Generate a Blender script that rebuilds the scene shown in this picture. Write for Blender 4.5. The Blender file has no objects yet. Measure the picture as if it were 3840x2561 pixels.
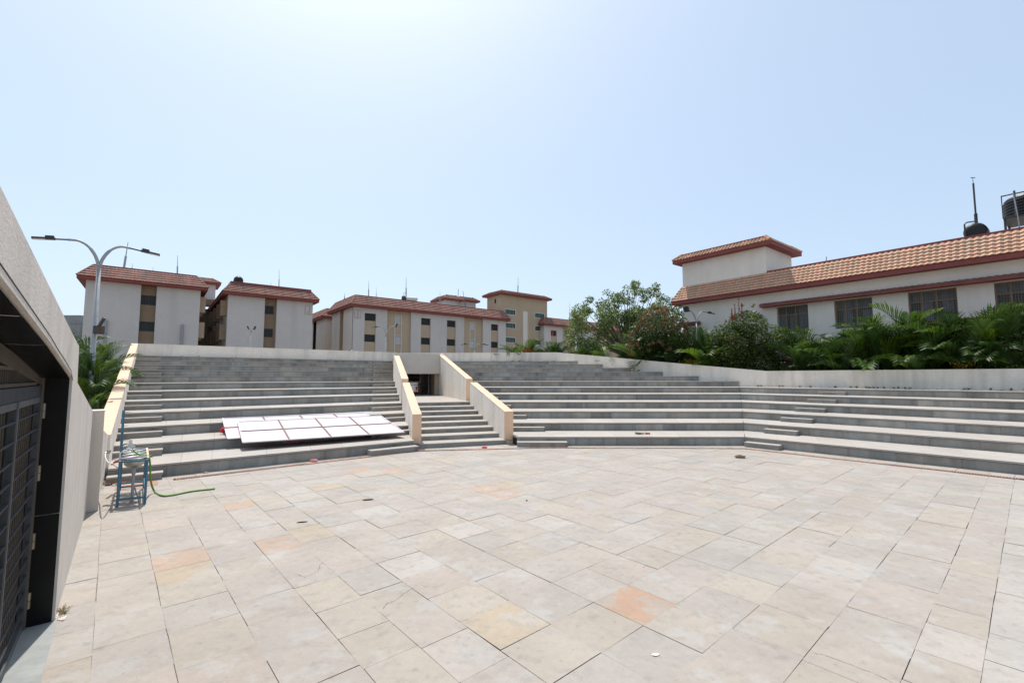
import bpy, bmesh, math, random
from mathutils import Vector, Matrix
random.seed(7)
R=math.radians
C=bpy.context.scene.collection
sc=bpy.context.scene
# ------------------------------------------------------------------ camera, sky, sun, exposure
EYE=2.3; FPX=1707.0; PITCH=math.atan(133/1707)
cam=bpy.data.cameras.new('camera'); camo=bpy.data.objects.new('camera',cam); C.objects.link(camo)
cam.lens=16.0; cam.sensor_width=36.0; cam.clip_start=0.05; cam.clip_end=3000
camo.location=(0,0,EYE); camo.rotation_euler=(R(90)+PITCH,0,0)
sc.camera=camo
SUN_AZ=-27.0; SUN_EL=66.0
w=bpy.data.worlds.new('World'); sc.world=w; w.use_nodes=True
nt=w.node_tree; bg=nt.nodes['Background']
sky=nt.nodes.new('ShaderNodeTexSky'); sky.sky_type='NISHITA'; sky.sun_disc=False
sky.sun_elevation=R(SUN_EL); sky.sun_rotation=R(SUN_AZ)
sky.altitude=300; sky.air_density=1.0; sky.dust_density=3.2; sky.ozone_density=1.0
mxs=nt.nodes.new('ShaderNodeMix'); mxs.data_type='RGBA'; mxs.inputs[0].default_value=0.55; mxs.inputs[7].default_value=(3.0,3.7,4.35,1)   # thin bright haze in the sky
nt.links.new(sky.outputs[0],mxs.inputs[6]); nt.links.new(mxs.outputs[2],bg.inputs[0]); bg.inputs[1].default_value=0.15
sun=bpy.data.lights.new('sun','SUN'); suno=bpy.data.objects.new('sun',sun); C.objects.link(suno)
sun.energy=3.4; sun.angle=R(0.5); sun.color=(1.0,0.95,0.88)
sd=Vector((math.sin(R(SUN_AZ))*math.cos(R(SUN_EL)),math.cos(R(SUN_AZ))*math.cos(R(SUN_EL)),math.sin(R(SUN_EL))))
suno.rotation_euler=sd.to_track_quat('Z','Y').to_euler(); suno.location=(0,0,60)
sc.view_settings.view_transform='Standard'; sc.view_settings.look='None'
sc.view_settings.exposure=0.5; sc.view_settings.gamma=1.0
try: sc.cycles.max_bounces=6; sc.cycles.diffuse_bounces=3; sc.cycles.transparent_max_bounces=6
except Exception: pass

# ------------------------------------------------------------------ surveying helpers
# directions measured from the photograph (pixels of the 3840x2561 picture) cut with real planes
cp,sp=math.cos(PITCH),math.sin(PITCH)
def ray(x,y):
    v=y-1280.5
    return Vector((x-1920,FPX*cp+v*sp,FPX*sp-v*cp))
def atz(x,y,z=0.0):
    r=ray(x,y); t=(z-EYE)/r.z; return Vector((r.x*t,r.y*t,z))
def atY(x,y,Y):
    r=ray(x,y); t=Y/r.y; return Vector((r.x*t,Y,EYE+r.z*t))
def onpl(x,y,p,n):
    r=ray(x,y); o=Vector((0,0,EYE)); t=(Vector(p)-o).dot(Vector(n))/r.dot(Vector(n)); return o+r*t
class Fr:
    def __init__(s,deg):
        a=R(deg); s.t=Vector((math.cos(a),math.sin(a),0)); s.n=Vector((-math.sin(a),math.cos(a),0))
    def p(s,t,n,z=0.0): return s.t*t+s.n*n+Vector((0,0,z))
    def of(s,v): return v.dot(s.t),v.dot(s.n)
L=Fr(38.03); S=Fr(19.3); RR=Fr(-48.0); PV=Fr(41.3)
def lerp(a,b,f): return a+(b-a)*f

# ------------------------------------------------------------------ materials
MT={}
def mat(name,col,rough=0.85,var=0.08,scale=2.0,streak=0.0,streak_s=3.0,bump=0.15,bscale=40,metal=0.0,spec=0.3,blotch=None,transl=0.0,tintk=1.0,dirt=None):
    m=bpy.data.materials.new(name); m.use_nodes=True; t=m.node_tree; N=t.nodes; K=t.links
    b=N['Principled BSDF']; b.inputs['Roughness'].default_value=rough; b.inputs['Metallic'].default_value=metal
    b.inputs['Specular IOR Level'].default_value=spec
    tc=N.new('ShaderNodeTexCoord')
    def noise(s,det=5,vec=None,rough_=.6):
        n=N.new('ShaderNodeTexNoise'); n.inputs['Scale'].default_value=s; n.inputs['Detail'].default_value=det; n.inputs['Roughness'].default_value=rough_
        K.new(vec or tc.outputs['Object'],n.inputs['Vector']); return n.outputs['Fac']
    def rng(src,a,b_,c,d):
        n=N.new('ShaderNodeMapRange'); n.inputs[1].default_value=a; n.inputs[2].default_value=b_; n.inputs[3].default_value=c; n.inputs[4].default_value=d
        K.new(src,n.inputs[0]); return n.outputs[0]
    def mul(a,b_):
        n=N.new('ShaderNodeMix'); n.data_type='RGBA'; n.blend_type='MULTIPLY'; n.inputs[0].default_value=1
        K.new(a,n.inputs[6]); K.new(b_,n.inputs[7]); return n.outputs[2]
    def mixc(f,a,colr):
        n=N.new('ShaderNodeMix'); n.data_type='RGBA'; K.new(f,n.inputs[0]); K.new(a,n.inputs[6]); n.inputs[7].default_value=(*colr,1); return n.outputs[2]
    at=N.new('ShaderNodeAttribute'); at.attribute_name='tint'
    rgb=N.new('ShaderNodeRGB'); rgb.outputs[0].default_value=(*col,1)
    c=mul(rgb.outputs[0],at.outputs['Color']) if tintk>0 else rgb.outputs[0]
    if blotch:
        for (s,a,b_,colr,k) in blotch:
            f=rng(noise(s,6),a,b_,0,k); c=mixc(f,c,colr)
    if var>0:
        f=rng(noise(scale,7),.3,.7,1-var,1+var); c=mul(c,f)
        f=rng(noise(scale*9,4),.3,.7,1-var*.6,1+var*.6); c=mul(c,f)
    if streak>0:
        mp=N.new('ShaderNodeMapping'); mp.inputs['Scale'].default_value=(1,1,.07); K.new(tc.outputs['Object'],mp.inputs['Vector'])
        f=rng(noise(streak_s,5,mp.outputs[0]),.48,.75,1.0,1-streak); c=mul(c,f)
        f=rng(noise(streak_s*.35,4,mp.outputs[0]),.5,.75,1.0,1-streak*.8); c=mul(c,f)
    K.new(c,b.inputs['Base Color'])
    if bump>0:
        bp=N.new('ShaderNodeBump'); bp.inputs['Strength'].default_value=bump; bp.inputs['Distance'].default_value=.02
        K.new(noise(bscale,6),bp.inputs['Height']); K.new(bp.outputs[0],b.inputs['Normal'])
    if transl>0:
        tr=N.new('ShaderNodeBsdfTranslucent'); K.new(c,tr.inputs['Color']); mx=N.new('ShaderNodeMixShader'); mx.inputs[0].default_value=transl
        out=N['Material Output']; K.new(b.outputs[0],mx.inputs[1]); K.new(tr.outputs[0],mx.inputs[2]); K.new(mx.outputs[0],out.inputs['Surface'])
    MT[name]=m; return m
mat('plaster_white',(.80,.725,.635),.9,.07,.9,.22,2.2,.25,30,blotch=[(1.3,.55,.75,(.52,.50,.47),.35)])
mat('plaster_gate',(.65,.59,.53),.92,.06,1.3,.16,3,.3,45,blotch=[(2.2,.56,.72,(.44,.41,.38),.4),(9,.68,.74,(.40,.37,.34),.4)])
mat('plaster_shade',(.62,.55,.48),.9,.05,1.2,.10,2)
mat('wall_paint',(.56,.515,.495),.9,.05,.35,.10,1.0,.1,20,blotch=[(.25,.55,.8,(.5,.47,.45),.3)])
mat('wall_cream',(.72,.655,.59),.9,.05,.35,.08,1.2,.1,20)
mat('wall_tan',(.46,.35,.25),.9,.05,.4,.08,1.0,.1,20)
mat('wall_shaded',(.26,.185,.125),.9,.08,.5,.1,1.0,.1,20)  # tan wall with deep shade put into its base colour
mat('wall_orange',(.50,.37,.26),.9,.06,.4,.12,1.0,.1,20)
mat('coping_peach',(.66,.47,.34),.85,.05,1.5,.0,2,.25,45,blotch=[(2.5,.6,.8,(.62,.42,.28),.4)])
mat('coping_front',(.82,.55,.36),.85,.05,1.5,.10,3,.2,45)
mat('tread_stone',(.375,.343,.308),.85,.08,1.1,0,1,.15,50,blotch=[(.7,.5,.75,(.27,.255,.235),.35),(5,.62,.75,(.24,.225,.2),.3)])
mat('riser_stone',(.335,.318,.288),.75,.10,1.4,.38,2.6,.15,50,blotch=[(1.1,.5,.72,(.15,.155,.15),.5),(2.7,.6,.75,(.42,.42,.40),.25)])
mat('step_stone',(.30,.31,.30),.8,.10,1.8,.18,3,.15,50)
mat('nosing',(.30,.31,.30),.8,.06,2)
mat('joint',(.27,.25,.22),.95,.1,3,blotch=[(1.9,.51,.60,(.075,.066,.058),.9)])
mat('paving',(.338,.306,.272),.8,.08,1.4,0,1,.3,35,spec=.25,blotch=[(1.7,.56,.60,(.355,.345,.33),.5),(3.1,.60,.70,(.235,.215,.185),.45),(.55,.52,.7,(.26,.245,.22),.4),(11,.60,.68,(.225,.205,.18),.4),(5.5,.54,.60,(.255,.24,.222),.3)])
mat('paving_orange',(.345,.235,.17),.8,.08,2,0,1,.2,35,blotch=[(2.3,.5,.56,(.31,.285,.255),.75)])
mat('grate_iron',(.33,.19,.14),.8,.2,8)
mat('dark_gap',(.03,.025,.02),.95,.0)
mat('ground_soil',(.20,.175,.13),.95,.2,1.2,bump=.3)
mat('roof_tile',(.33,.175,.14),.85,.12,1.5,.0,2,.2,30,blotch=[(1.2,.52,.7,(.2,.11,.085),.55),(.5,.5,.7,(.50,.33,.26),.3)])
mat('roof_tile_pale',(.50,.30,.205),.85,.10,1.5,0,2,.2,30,blotch=[(1.6,.6,.75,(.33,.19,.14),.5)])
mat('fascia_red',(.235,.065,.06),.75,.1,1.2,.12,2)
mat('roof_deck',(.3,.27,.25),.9,.1,1)
mat('glass_dark',(.03,.036,.04),.3,.1,3,bump=0,spec=.25)
mat('curtain',(.12,.145,.175),.7,.2,6,.5,12,0)
mat('glass_green',(.04,.09,.085),.12,.1,3,bump=0,spec=.5)
mat('grille_metal',(.07,.065,.06),.6,.1,5,bump=0)
mat('grille_brown',(.26,.19,.13),.6,.1,5,bump=0)
mat('frame_white',(.62,.62,.62),.6,.04,3,bump=0)
mat('steel',(.085,.088,.092),.6,.2,6,.3,6,.05,60,metal=.1,spec=.25)
mat('steel_dark',(.05,.053,.06),.75,.15,6,0,1,.05,60,metal=.0,spec=.1)
mat('steel_brown',(.10,.083,.068),.85,.15,6,0,1,.05,60,metal=.0,spec=.06)
mat('sink_steel',(.42,.41,.39),.38,.1,8,0,1,.03,30,metal=.95)
mat('brass',(.30,.24,.17),.5,.2,9,metal=.4)
mat('black_granite',(.012,.012,.013),.28,.2,3,.2,3,.03,30,spec=.5,blotch=[(3.0,.70,.74,(.3,.29,.28),.5)])
mat('pole_grey',(.36,.37,.38),.55,.12,3,.2,6,.05,40,metal=.2)
mat('lamp_black',(.05,.05,.052),.5,.1,6)
mat('lamp_lens',(.75,.77,.78),.2,.0,bump=0)
mat('concrete_grey',(.30,.30,.30),.9,.1,1,.15,1)
mat('blue_paint',(.07,.17,.25),.5,.15,8,.1,4,.1,40)
mat('hose_green',(.10,.26,.035),.45,.08,8)
mat('white_plastic',(.68,.68,.66),.4,.06,9)
mat('grey_pipe',(.30,.31,.33),.5,.08,6)
mat('panel_white',(.54,.47,.50),.7,.03,2,bump=.05)
mat('panel_edge',(.55,.52,.54),.5,.05,5)
mat('panel_brown',(.20,.135,.11),.7,.1,5)
mat('cloth_pink',(.62,.28,.30),.9,.15,12)
mat('red_paint',(.50,.03,.05),.6,.15,9)
mat('orange_cloth',(.62,.15,.04),.85,.15,12)
mat('cloth_brown',(.20,.15,.10),.95,.2,9)
mat('black_plastic',(.014,.015,.018),.45,.1,4,bump=.03)
mat('broom_straw',(.33,.26,.15),.95,.25,30)
mat('paper_litter',(.60,.57,.52),.9,.25,20,blotch=[(7,.55,.6,(.5,.12,.08),.7)])
mat('bark',(.17,.135,.105),.95,.2,5,.2,6,.4,30)
mat('palm_trunk',(.27,.25,.20),.9,.2,6,.2,5,.3,30)
mat('leaf_palm',(.042,.082,.016),.5,.1,1.5,bump=0,spec=.4,transl=.35)
mat('leaf_tree',(.055,.085,.025),.5,.1,1.2,bump=0,spec=.4,transl=.3)
mat('leaf_pale',(.15,.205,.075),.5,.1,1.2,bump=0,spec=.4,transl=.3)
mat('flower_brown',(.20,.12,.06),.85,.2,3,bump=0,transl=.2)
mat('flower_red',(.22,.05,.04),.8,.2,3,bump=0,transl=.2)
mat('leaf_yellow',(.42,.29,.03),.6,.2,5,bump=0,transl=.2)
mat('shirt_red',(.38,.05,.06),.9,.2,14)
mat('shirt_body',(.60,.06,.07),.9,.2,14,tintk=0)
mat('skin',(.22,.12,.08),.6,.05,5)
mat('hair_black',(.02,.018,.016),.6,.1,9)
mat('sign_tan',(.50,.35,.2),.8,.05,3)
mat('sign_blue',(.30,.36,.38),.8,.05,3)

# ------------------------------------------------------------------ mesh helpers
class MB:
    def __init__(s): s.v=[]; s.f=[]; s.c=[]
    def vert(s,p): s.v.append((p[0],p[1],p[2])); return len(s.v)-1
    def face(s,pts,tint=(1,1,1)):
        i=len(s.v)
        for p in pts: s.v.append((p[0],p[1],p[2]))
        s.f.append(tuple(range(i,i+len(pts)))); s.c.append(tint)
    def prism(s,poly,z0,z1,tint=(1,1,1)):
        # poly: list of 2D/3D points counter-clockwise; z0,z1 numbers or per-vertex lists
        n=len(poly); a=sum(poly[i][0]*poly[(i+1)%n][1]-poly[(i+1)%n][0]*poly[i][1] for i in range(n))
        if not isinstance(z0,(list,tuple)): z0=[z0]*n
        if not isinstance(z1,(list,tuple)): z1=[z1]*n
        if a<0: poly=poly[::-1]; z0=list(z0)[::-1]; z1=list(z1)[::-1]
        b=[s.vert((p[0],p[1],z)) for p,z in zip(poly,z0)]; t=[s.vert((p[0],p[1],z)) for p,z in zip(poly,z1)]
        s.f.append(tuple(b[::-1])); s.c.append(tint); s.f.append(tuple(t)); s.c.append(tint)
        for i in range(n):
            j=(i+1)%n; s.f.append((b[i],b[j],t[j],t[i])); s.c.append(tint)
    def box(s,o,x,y,z,tint=(1,1,1)):
        # o corner/origin Vector, x,y,z edge vectors
        o=Vector(o);x=Vector(x);y=Vector(y);z=Vector(z)
        if x.cross(y).dot(z)<0: x,y=y,x
        P=[o,o+x,o+x+y,o+y,o+z,o+x+z,o+x+y+z,o+y+z]; i=[s.vert(p) for p in P]
        for q in ((0,3,2,1),(4,5,6,7),(0,1,5,4),(1,2,6,5),(2,3,7,6),(3,0,4,7)):
            s.f.append(tuple(i[k] for k in q)); s.c.append(tint)
    def cbox(s,c,sx,sy,sz,rz=0,tint=(1,1,1)):
        a=Vector((math.cos(rz),math.sin(rz),0)); b=Vector((-math.sin(rz),math.cos(rz),0)); k=Vector((0,0,1))
        s.box(Vector(c)-a*sx/2-b*sy/2-k*sz/2,a*sx,b*sy,k*sz,tint)
    def bar(s,p,q,w_,h_=None,tint=(1,1,1),up=Vector((0,0,1))):
        p=Vector(p);q=Vector(q);h_=h_ or w_; d=q-p
        if d.length<1e-6: return
        x=d.cross(up)
        if x.length<1e-4: x=d.cross(Vector((0.3,1,0)))
        x.normalize(); y=x.cross(d).normalized()
        s.box(p-x*w_/2-y*h_/2,d,x*w_,y*h_,tint)
    def tube(s,pts,rad,k=8,tint=(1,1,1),cap=True):
        pts=[Vector(p) for p in pts]; n=len(pts)
        if not isinstance(rad,(list,tuple)): rad=[rad]*n
        rings=[]; px=None
        for i,p in enumerate(pts):
            d=(pts[min(i+1,n-1)]-pts[max(i-1,0)]).normalized()
            if px is None:
                px=d.cross(Vector((0,0,1)))
                if px.length<.1: px=d.cross(Vector((0,1,0)))
            px=(px-d*px.dot(d)).normalized(); y=d.cross(px)
            rings.append([s.vert(p+(px*math.cos(2*math.pi*j/k)+y*math.sin(2*math.pi*j/k))*rad[i]) for j in range(k)])
        for a,b in zip(rings,rings[1:]):
            for j in range(k):
                s.f.append((a[j],a[(j+1)%k],b[(j+1)%k],b[j])); s.c.append(tint)
        if cap:
            s.f.append(tuple(rings[0][::-1])); s.c.append(tint); s.f.append(tuple(rings[-1])); s.c.append(tint)
    def lathe(s,c,prof,k=24,tint=(1,1,1),sx=1,sy=1,rz=0):
        c=Vector(c); rings=[]
        for (r_,z) in prof:
            ring=[]
            for j in range(k):
                a=2*math.pi*j/k; x=r_*sx*math.cos(a); y=r_*sy*math.sin(a)
                ring.append(s.vert(c+Vector((x*math.cos(rz)-y*math.sin(rz),x*math.sin(rz)+y*math.cos(rz),z))))
            rings.append(ring)
        for a,b in zip(rings,rings[1:]):
            for j in range(k): s.f.append((a[j],a[(j+1)%k],b[(j+1)%k],b[j])); s.c.append(tint)
        s.f.append(tuple(rings[0][::-1])); s.c.append(tint); s.f.append(tuple(rings[-1])); s.c.append(tint)
    def build(s,name,m,parent=None,smooth=False):
        me=bpy.data.meshes.new(name); off=Vector((0,0,0)); q=parent
        while q is not None: off+=q.location; q=q.parent
        me.from_pydata([(a-off.x,b-off.y,c-off.z) for a,b,c in s.v],[],s.f); me.update()
        at=me.color_attributes.new('tint','FLOAT_COLOR','CORNER')
        buf=[]
        for f,c in zip(s.f,s.c): buf.extend((c[0],c[1],c[2],1.0)*len(f))
        at.data.foreach_set('color',buf)
        if smooth:
            me.polygons.foreach_set('use_smooth',[True]*len(me.polygons))
        me.materials.append(MT[m] if isinstance(m,str) else m)
        o=bpy.data.objects.new(name,me); C.objects.link(o)
        if parent is not None: o.parent=parent
        return o
def tag(o,label=None,cat=None,group=None,kind=None):
    if label: o['label']=label
    if cat: o['category']=cat
    if group: o['group']=group
    if kind: o['kind']=kind
    return o
def thing(name,label,cat,loc=(0,0,0),group=None,rz=0):
    o=bpy.data.objects.new(name,None); C.objects.link(o); o.location=loc; o.rotation_euler=(0,0,rz); o.empty_display_size=.2
    return tag(o,label,cat,group)
def copy_tree(o,parent=None,kids=None):
    c=o.copy(); C.objects.link(c); c.parent=parent
    for ch in list(o.children): copy_tree(ch,c)
    return c
def rt(a=.1,base=(1,1,1)):
    k=1+random.uniform(-a,a); j=random.uniform(-a*.25,a*.25)
    return (base[0]*k*(1+j),base[1]*k,base[2]*k*(1-j))
UP=Vector((0,0,1))

# ------------------------------------------------------------------ ground and plaza
g=MB(); s_=900
g.face([(-s_,-s_,-.06),(s_,-s_,-.06),(s_,s_,-.06),(-s_,s_,-.06)])
tag(g.build('ground','ground_soil'),kind='structure')
b=MB(); b.face([PV.p(-3.5,-14,-.012),PV.p(16.5,-14,-.012),PV.p(16.5,16.5,-.012),PV.p(-3.5,16.5,-.012)])
tag(b.build('plaza_base','joint'),kind='structure')
ds=1.6333
orange=[atz(415*ds,1272*ds),atz(650*ds,1250*ds),atz(570*ds,1150*ds),atz(1140*ds,1127*ds),atz(1168*ds,1140*ds),atz(830*ds,1073*ds),atz(915*ds,1082*ds)]
yellow=[atz(745*ds,1230*ds),atz(1178*ds,1114*ds),atz(1130*ds,1493*ds*.0+1460*ds),atz(415*ds,1305*ds),atz(762*ds,1121*ds),atz(1000*ds,1050*ds)]
pale=[atz(860*ds,1185*ds),atz(885*ds,1290*ds),atz(1250*ds,1207*ds),atz(700*ds,1125*ds)]
patch=[atz(1465*ds,1386*ds)]
pv=MB(); po=MB()
def slab(u0,u1,v0,v1):
    g_=random.uniform(.001,.0032); j=lambda: random.uniform(-.004,.004)
    if random.random()<.35: g_*=.35
    z=random.uniform(-.002,.002)
    cs=[(u0+g_+j(),v0+g_+j()),(u1-g_+j(),v0+g_+j()),(u1-g_+j(),v1-g_+j()),(u0+g_+j(),v1-g_+j())]
    pts=[PV.p(a,b_,z) for a,b_ in cs]
    def hit(l): return any(u0<=p.dot(PV.t)<u1 and v0<=p.dot(PV.n)<v1 for p in l)
    r=random.random(); base=(1,1,1)
    if r<.18: base=(.965,.97,.985)
    elif r<.42: base=(1.0,.975,.97)
    elif r<.60: base=(1.0,.985,.95)
    elif r<.66: base=(1.08,1.08,1.09)
    t=rt(.036,base)
    if v1<.42: t=rt(.03,(1.04,1.06,1.08))
    if hit(orange): t=(1.10,.92,.81)
    elif hit(yellow): t=(1.07,.99,.86)
    elif hit(pale): t=(1.08,1.10,1.12)
    if hit(patch): po.face(pts)
    else: pv.face(pts,t)
def cuts(a,b_,step,jit):
    o=[a]; x=a+step*random.uniform(.3,1)
    while x<b_-.2: o.append(x); x+=step+random.uniform(-jit,jit)
    o.append(b_); return o
Ul=[-3.4,-2.8,-2.2,-1.6,-1.05,-.55,0.0,.5,1.07,1.62,2.1,2.59]
for a,b_ in zip(Ul,Ul[1:]):                       # courses that run beside the left wall
    vv=cuts(-8,16.3,.62,.10)
    for c0,c1 in zip(vv,vv[1:]): slab(a,b_,c0,c1)
Vg=[1.95,2.516,3.1,3.69,4.285,4.9]
while Vg[-1]<16: Vg.append(Vg[-1]+.595)
Ug=[2.59,3.205,3.833]
while Ug[-1]<16: Ug.append(Ug[-1]+random.choice((.58,.6,.62)))
for a,b_ in zip(Ug,Ug[1:]):                       # regular grid in the middle
    for c0,c1 in zip(Vg,Vg[1:]): slab(a,b_,c0,c1)
Vr=[1.95,1.37,.79,.39,-.25,-.86,-1.47,-2.1]
while Vr[-1]>-13: Vr.append(Vr[-1]-.6)
for c1,c0 in zip(Vr,Vr[1:]):                      # courses on the right
    uu=cuts(2.59,16.3,.6,.12)
    for a,b_ in zip(uu,uu[1:]): slab(a,b_,c0,c1)
tag(pv.build('plaza_paving','paving'),kind='structure')
tag(po.build('paving_slab','paving_orange'),kind='structure')

# ------------------------------------------------------------------ seating geometry
RS=.293; DP=1.775; DPR=1.83; LN0=13.49; MY0=15.58; RN0=16.27
def Lleft(n): return lerp(-.70,-.86,(n-13.5)/21.3)
WL1=Vector((-3.15,14.67,0)); WL2=Vector((-8.59,32.95,0)); WLd=(WL2-WL1).normalized()     # left side of the left stair wall
def Lright(n):
    k=(n-WL1.dot(L.n))/WLd.dot(L.n); return (WL1+WLd*k).dot(L.t)
def Mleft(Y): return .01-(Y-16.09)*math.tan(R(19.3))
PN=27.25                                           # line of the right parapet
def Mright(Y,k):
    nR=RN0+(Y-MY0)/DP*DPR if k<=6 else PN
    nR=min(nR,PN)
    return (nR-Y*RR.n.y)/RR.n.x
def seam(mb,p0,p1,back1,back0,z0,z1,step,a,gap=.004,base=(1,1,1)):
    """slabs side by side between the line p0-p1 and back0-back1"""
    d=(p1-p0).length; n=max(1,round(d/step)); fs=[0]+[ (i+random.uniform(-.25,.25))/n for i in range(1,n)]+[1]
    for f0,f1 in zip(fs,fs[1:]):
        e=gap/2/d
        A,B,Cc,D=lerp(p0,p1,f0+e),lerp(p0,p1,f1-e),lerp(back0,back1,f1-e),lerp(back0,back1,f0+e)
        mb.prism([A,B,Cc,D],z0,z1,rt(a,base))
def tier(parent,k,A,B,Cc,D,out,last=False):
    """A,B front left/right; Cc,D back right/left at plan level; out = outward unit vector"""
    zt=k*RS
    core=MB(); core.prism([A-out*.03,B-out*.03,Cc,D],0,zt-.0455); co=core.build('tier_core','dark_gap',parent)
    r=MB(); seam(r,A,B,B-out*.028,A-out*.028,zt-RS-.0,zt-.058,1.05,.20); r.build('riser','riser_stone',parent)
    t=MB(); seam(t,A+out*.035,B+out*.035,Cc-out*.01,D-out*.01,zt-.045,zt,1.1,.05); t.build('tread','tread_stone',parent)
def half(parent,k,A,B,inw,dep=.34):
    """small aisle step standing on tread k-1 against riser k: A,B on the riser line"""
    z0=(k-1)*RS; zt=z0+RS/2+.01
    F=-inw*dep
    m=MB(); m.prism([A+F,B+F,B-inw*.002,A-inw*.002],z0,zt-.035,rt(.06)); o=m.build('aisle_step','riser_stone',parent)
    d=(B-A).normalized()*.02
    m=MB(); m.prism([A+F*1.07-d*0,B+F*1.07+d,B+d-inw*.002,A-inw*.002],zt-.035,zt,rt(.05)); m.build('tread','tread_stone',o)
st=thing('seating_stand','left stone seating stand with twelve tiers between the sloping side wall and the entrance stair','seating stand',L.p(-.7,LN0))
for k in range(1,13):
    n0=LN0+(k-1)*DP; n1=n0+DP
    tier(st,k,L.p(Lleft(n0)-.02,n0),L.p(Lright(n0)+.02,n0),L.p(Lright(n1)+.02,n1),L.p(Lleft(n1)-.02,n1),-L.n)
    half(st,k,L.p(Lleft(n0)-.02,n0),L.p(.23,n0),L.n)
    half(st,k,L.p(Lright(n0)-1.5,n0),L.p(Lright(n0)+.01,n0),L.n)
sm=thing('seating_stand','middle stone seating stand facing the plaza, its upper tiers cut off by the slanting parapet','seating stand',(4,MY0,0))
for k in range(1,13):
    y0=MY0+(k-1)*DP; y1=y0+DP
    tier(sm,k,Vector((Mleft(y0)-.02,y0,0)),Vector((Mright(y0,k),y0,0)),Vector((Mright(y1,k if k>6 else 6),y1,0)),Vector((Mleft(y1)-.02,y1,0)),Vector((0,-1,0)))
    half(sm,k,Vector((Mleft(y0)-.02,y0,0)),Vector((Mleft(y0)+1.62,y0,0)),Vector((0,1,0)))
sr=thing('seating_stand','right stone seating stand with six tiers running out of the picture','seating stand',RR.p(-3,RN0))
def cornert(n,Y): # t along the R line where it meets depth Y
    X=(n-Y*RR.n.y)/RR.n.x; return Vector((X,Y,0)).dot(RR.t)
for k in range(1,7):
    n0=RN0+(k-1)*DPR; n1=n0+DPR; y0=MY0+(k-1)*DP
    tier(sr,k,RR.p(cornert(n0,y0)+.002,n0),RR.p(8,n0),RR.p(8,n1),RR.p(cornert(n1,y0+DP)+.002,n1),-RR.n)
    a=-6.18-.03*k
    half(sr,k,RR.p(a,n0),RR.p(a+1.03,n0),RR.n)

# entrance stair
es=thing('entrance_stair','stone stair of eight broad steps climbing between the peach topped walls','stair',S.p(3.6,15.04))
def Lw(n): return lerp(2.18,2.61,(n-15.24)/12.96)      # right face of the left stair wall
for i in range(1,9):
    n0=15.04+(i-1)*.715; zt=i*.15; n1=n0+.715 if i<8 else 28.4
    if i==8: n1=36
    c=MB(); c.prism([S.p(Lw(n0)-.1,n0+.02),S.p(5.06,n0+.02),S.p(5.06,n1),S.p(Lw(n1)-.1,n1)],0,zt-.035); co=c.build('step','joint' if 0 else 'step_stone',es)
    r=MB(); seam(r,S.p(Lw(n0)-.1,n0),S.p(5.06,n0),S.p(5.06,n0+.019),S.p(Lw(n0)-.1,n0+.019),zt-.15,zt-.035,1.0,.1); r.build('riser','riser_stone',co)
    t=MB(); seam(t,S.p(Lw(n0)-.1,n0-.03),S.p(5.06,n0-.03),S.p(5.06,n1),S.p(Lw(n1)-.1,n1),zt-.035,zt,1.2,.04); t.build('tread','tread_stone',co)
def stairwall(label,tL_,thick,n0,n1,z0,z1,side):
    o=thing('stair_wall',label,'wall',S.p(tL_(n0),n0),'walls flanking the entrance stair')
    a,b_,c,d=S.p(tL_(n0),n0),S.p(tL_(n0)+thick,n0),S.p(tL_(n1)+thick,n1),S.p(tL_(n1),n1)
    m=MB(); m.prism([a,b_,c,d],0,[z0-.012,z0-.012,z1-.012,z1-.012]); m.build('wall_body','plaster_white',o)
    m=MB(); e=.004
    m.prism([S.p(tL_(n0)-e,n0-.012),S.p(tL_(n0)+thick+e,n0-.012),S.p(tL_(n1)+thick+e,n1+e),S.p(tL_(n1)-e,n1+e)],[z0-.012,z0-.012,z1-.012,z1-.012],[z0,z0,z1,z1]); m.build('coping','coping_peach',o)
    m=MB(); m.prism([S.p(tL_(n0)-e,n0-.012),S.p(tL_(n0)+thick+e,n0-.012),S.p(tL_(n0)+thick+e,n0-.0),S.p(tL_(n0)-e,n0-.0)],0,z0-.012); m.build('end_face','coping_front',o)
    return o
wl=stairwall('lower left stair wall with peach top and cracked base beside the pink panels',lambda n:Lw(n)-.29,.29,15.2,20.1,1.09,2.06,-1)
wr=stairwall('lower right stair wall with peach top and peach end face at the plaza',lambda n:5.01,.32,15.1,20.02,1.11,2.06,1)
stairwall('upper left stair wall with peach top, behind the lower one',lambda n:Lw(n)-.29,.29,20.75,28.2,2.22,3.70,-1)
stairwall('upper right stair wall with peach top, rising to the back parapet',lambda n:5.01,.30,20.75,28.2,2.22,3.72,1)
for o_,t0_ in ((wl,Lw(15.2)-.29),(wr,5.01)):
    m=MB(); th=.3; n_=15.2-.0135 if o_ is wl else 15.1-.0135
    pts=[(0,.17),(.07,.13),(.14,.14),(.2,.105),(.27,.12),(.31,.15)]
    for (a,za),(b_,zb_) in zip(pts,pts[1:]): m.bar(S.p(t0_+a,n_,za),S.p(t0_+b_,n_,zb_),.006,.012)
    m.build('crack','dark_gap',o_)

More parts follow.
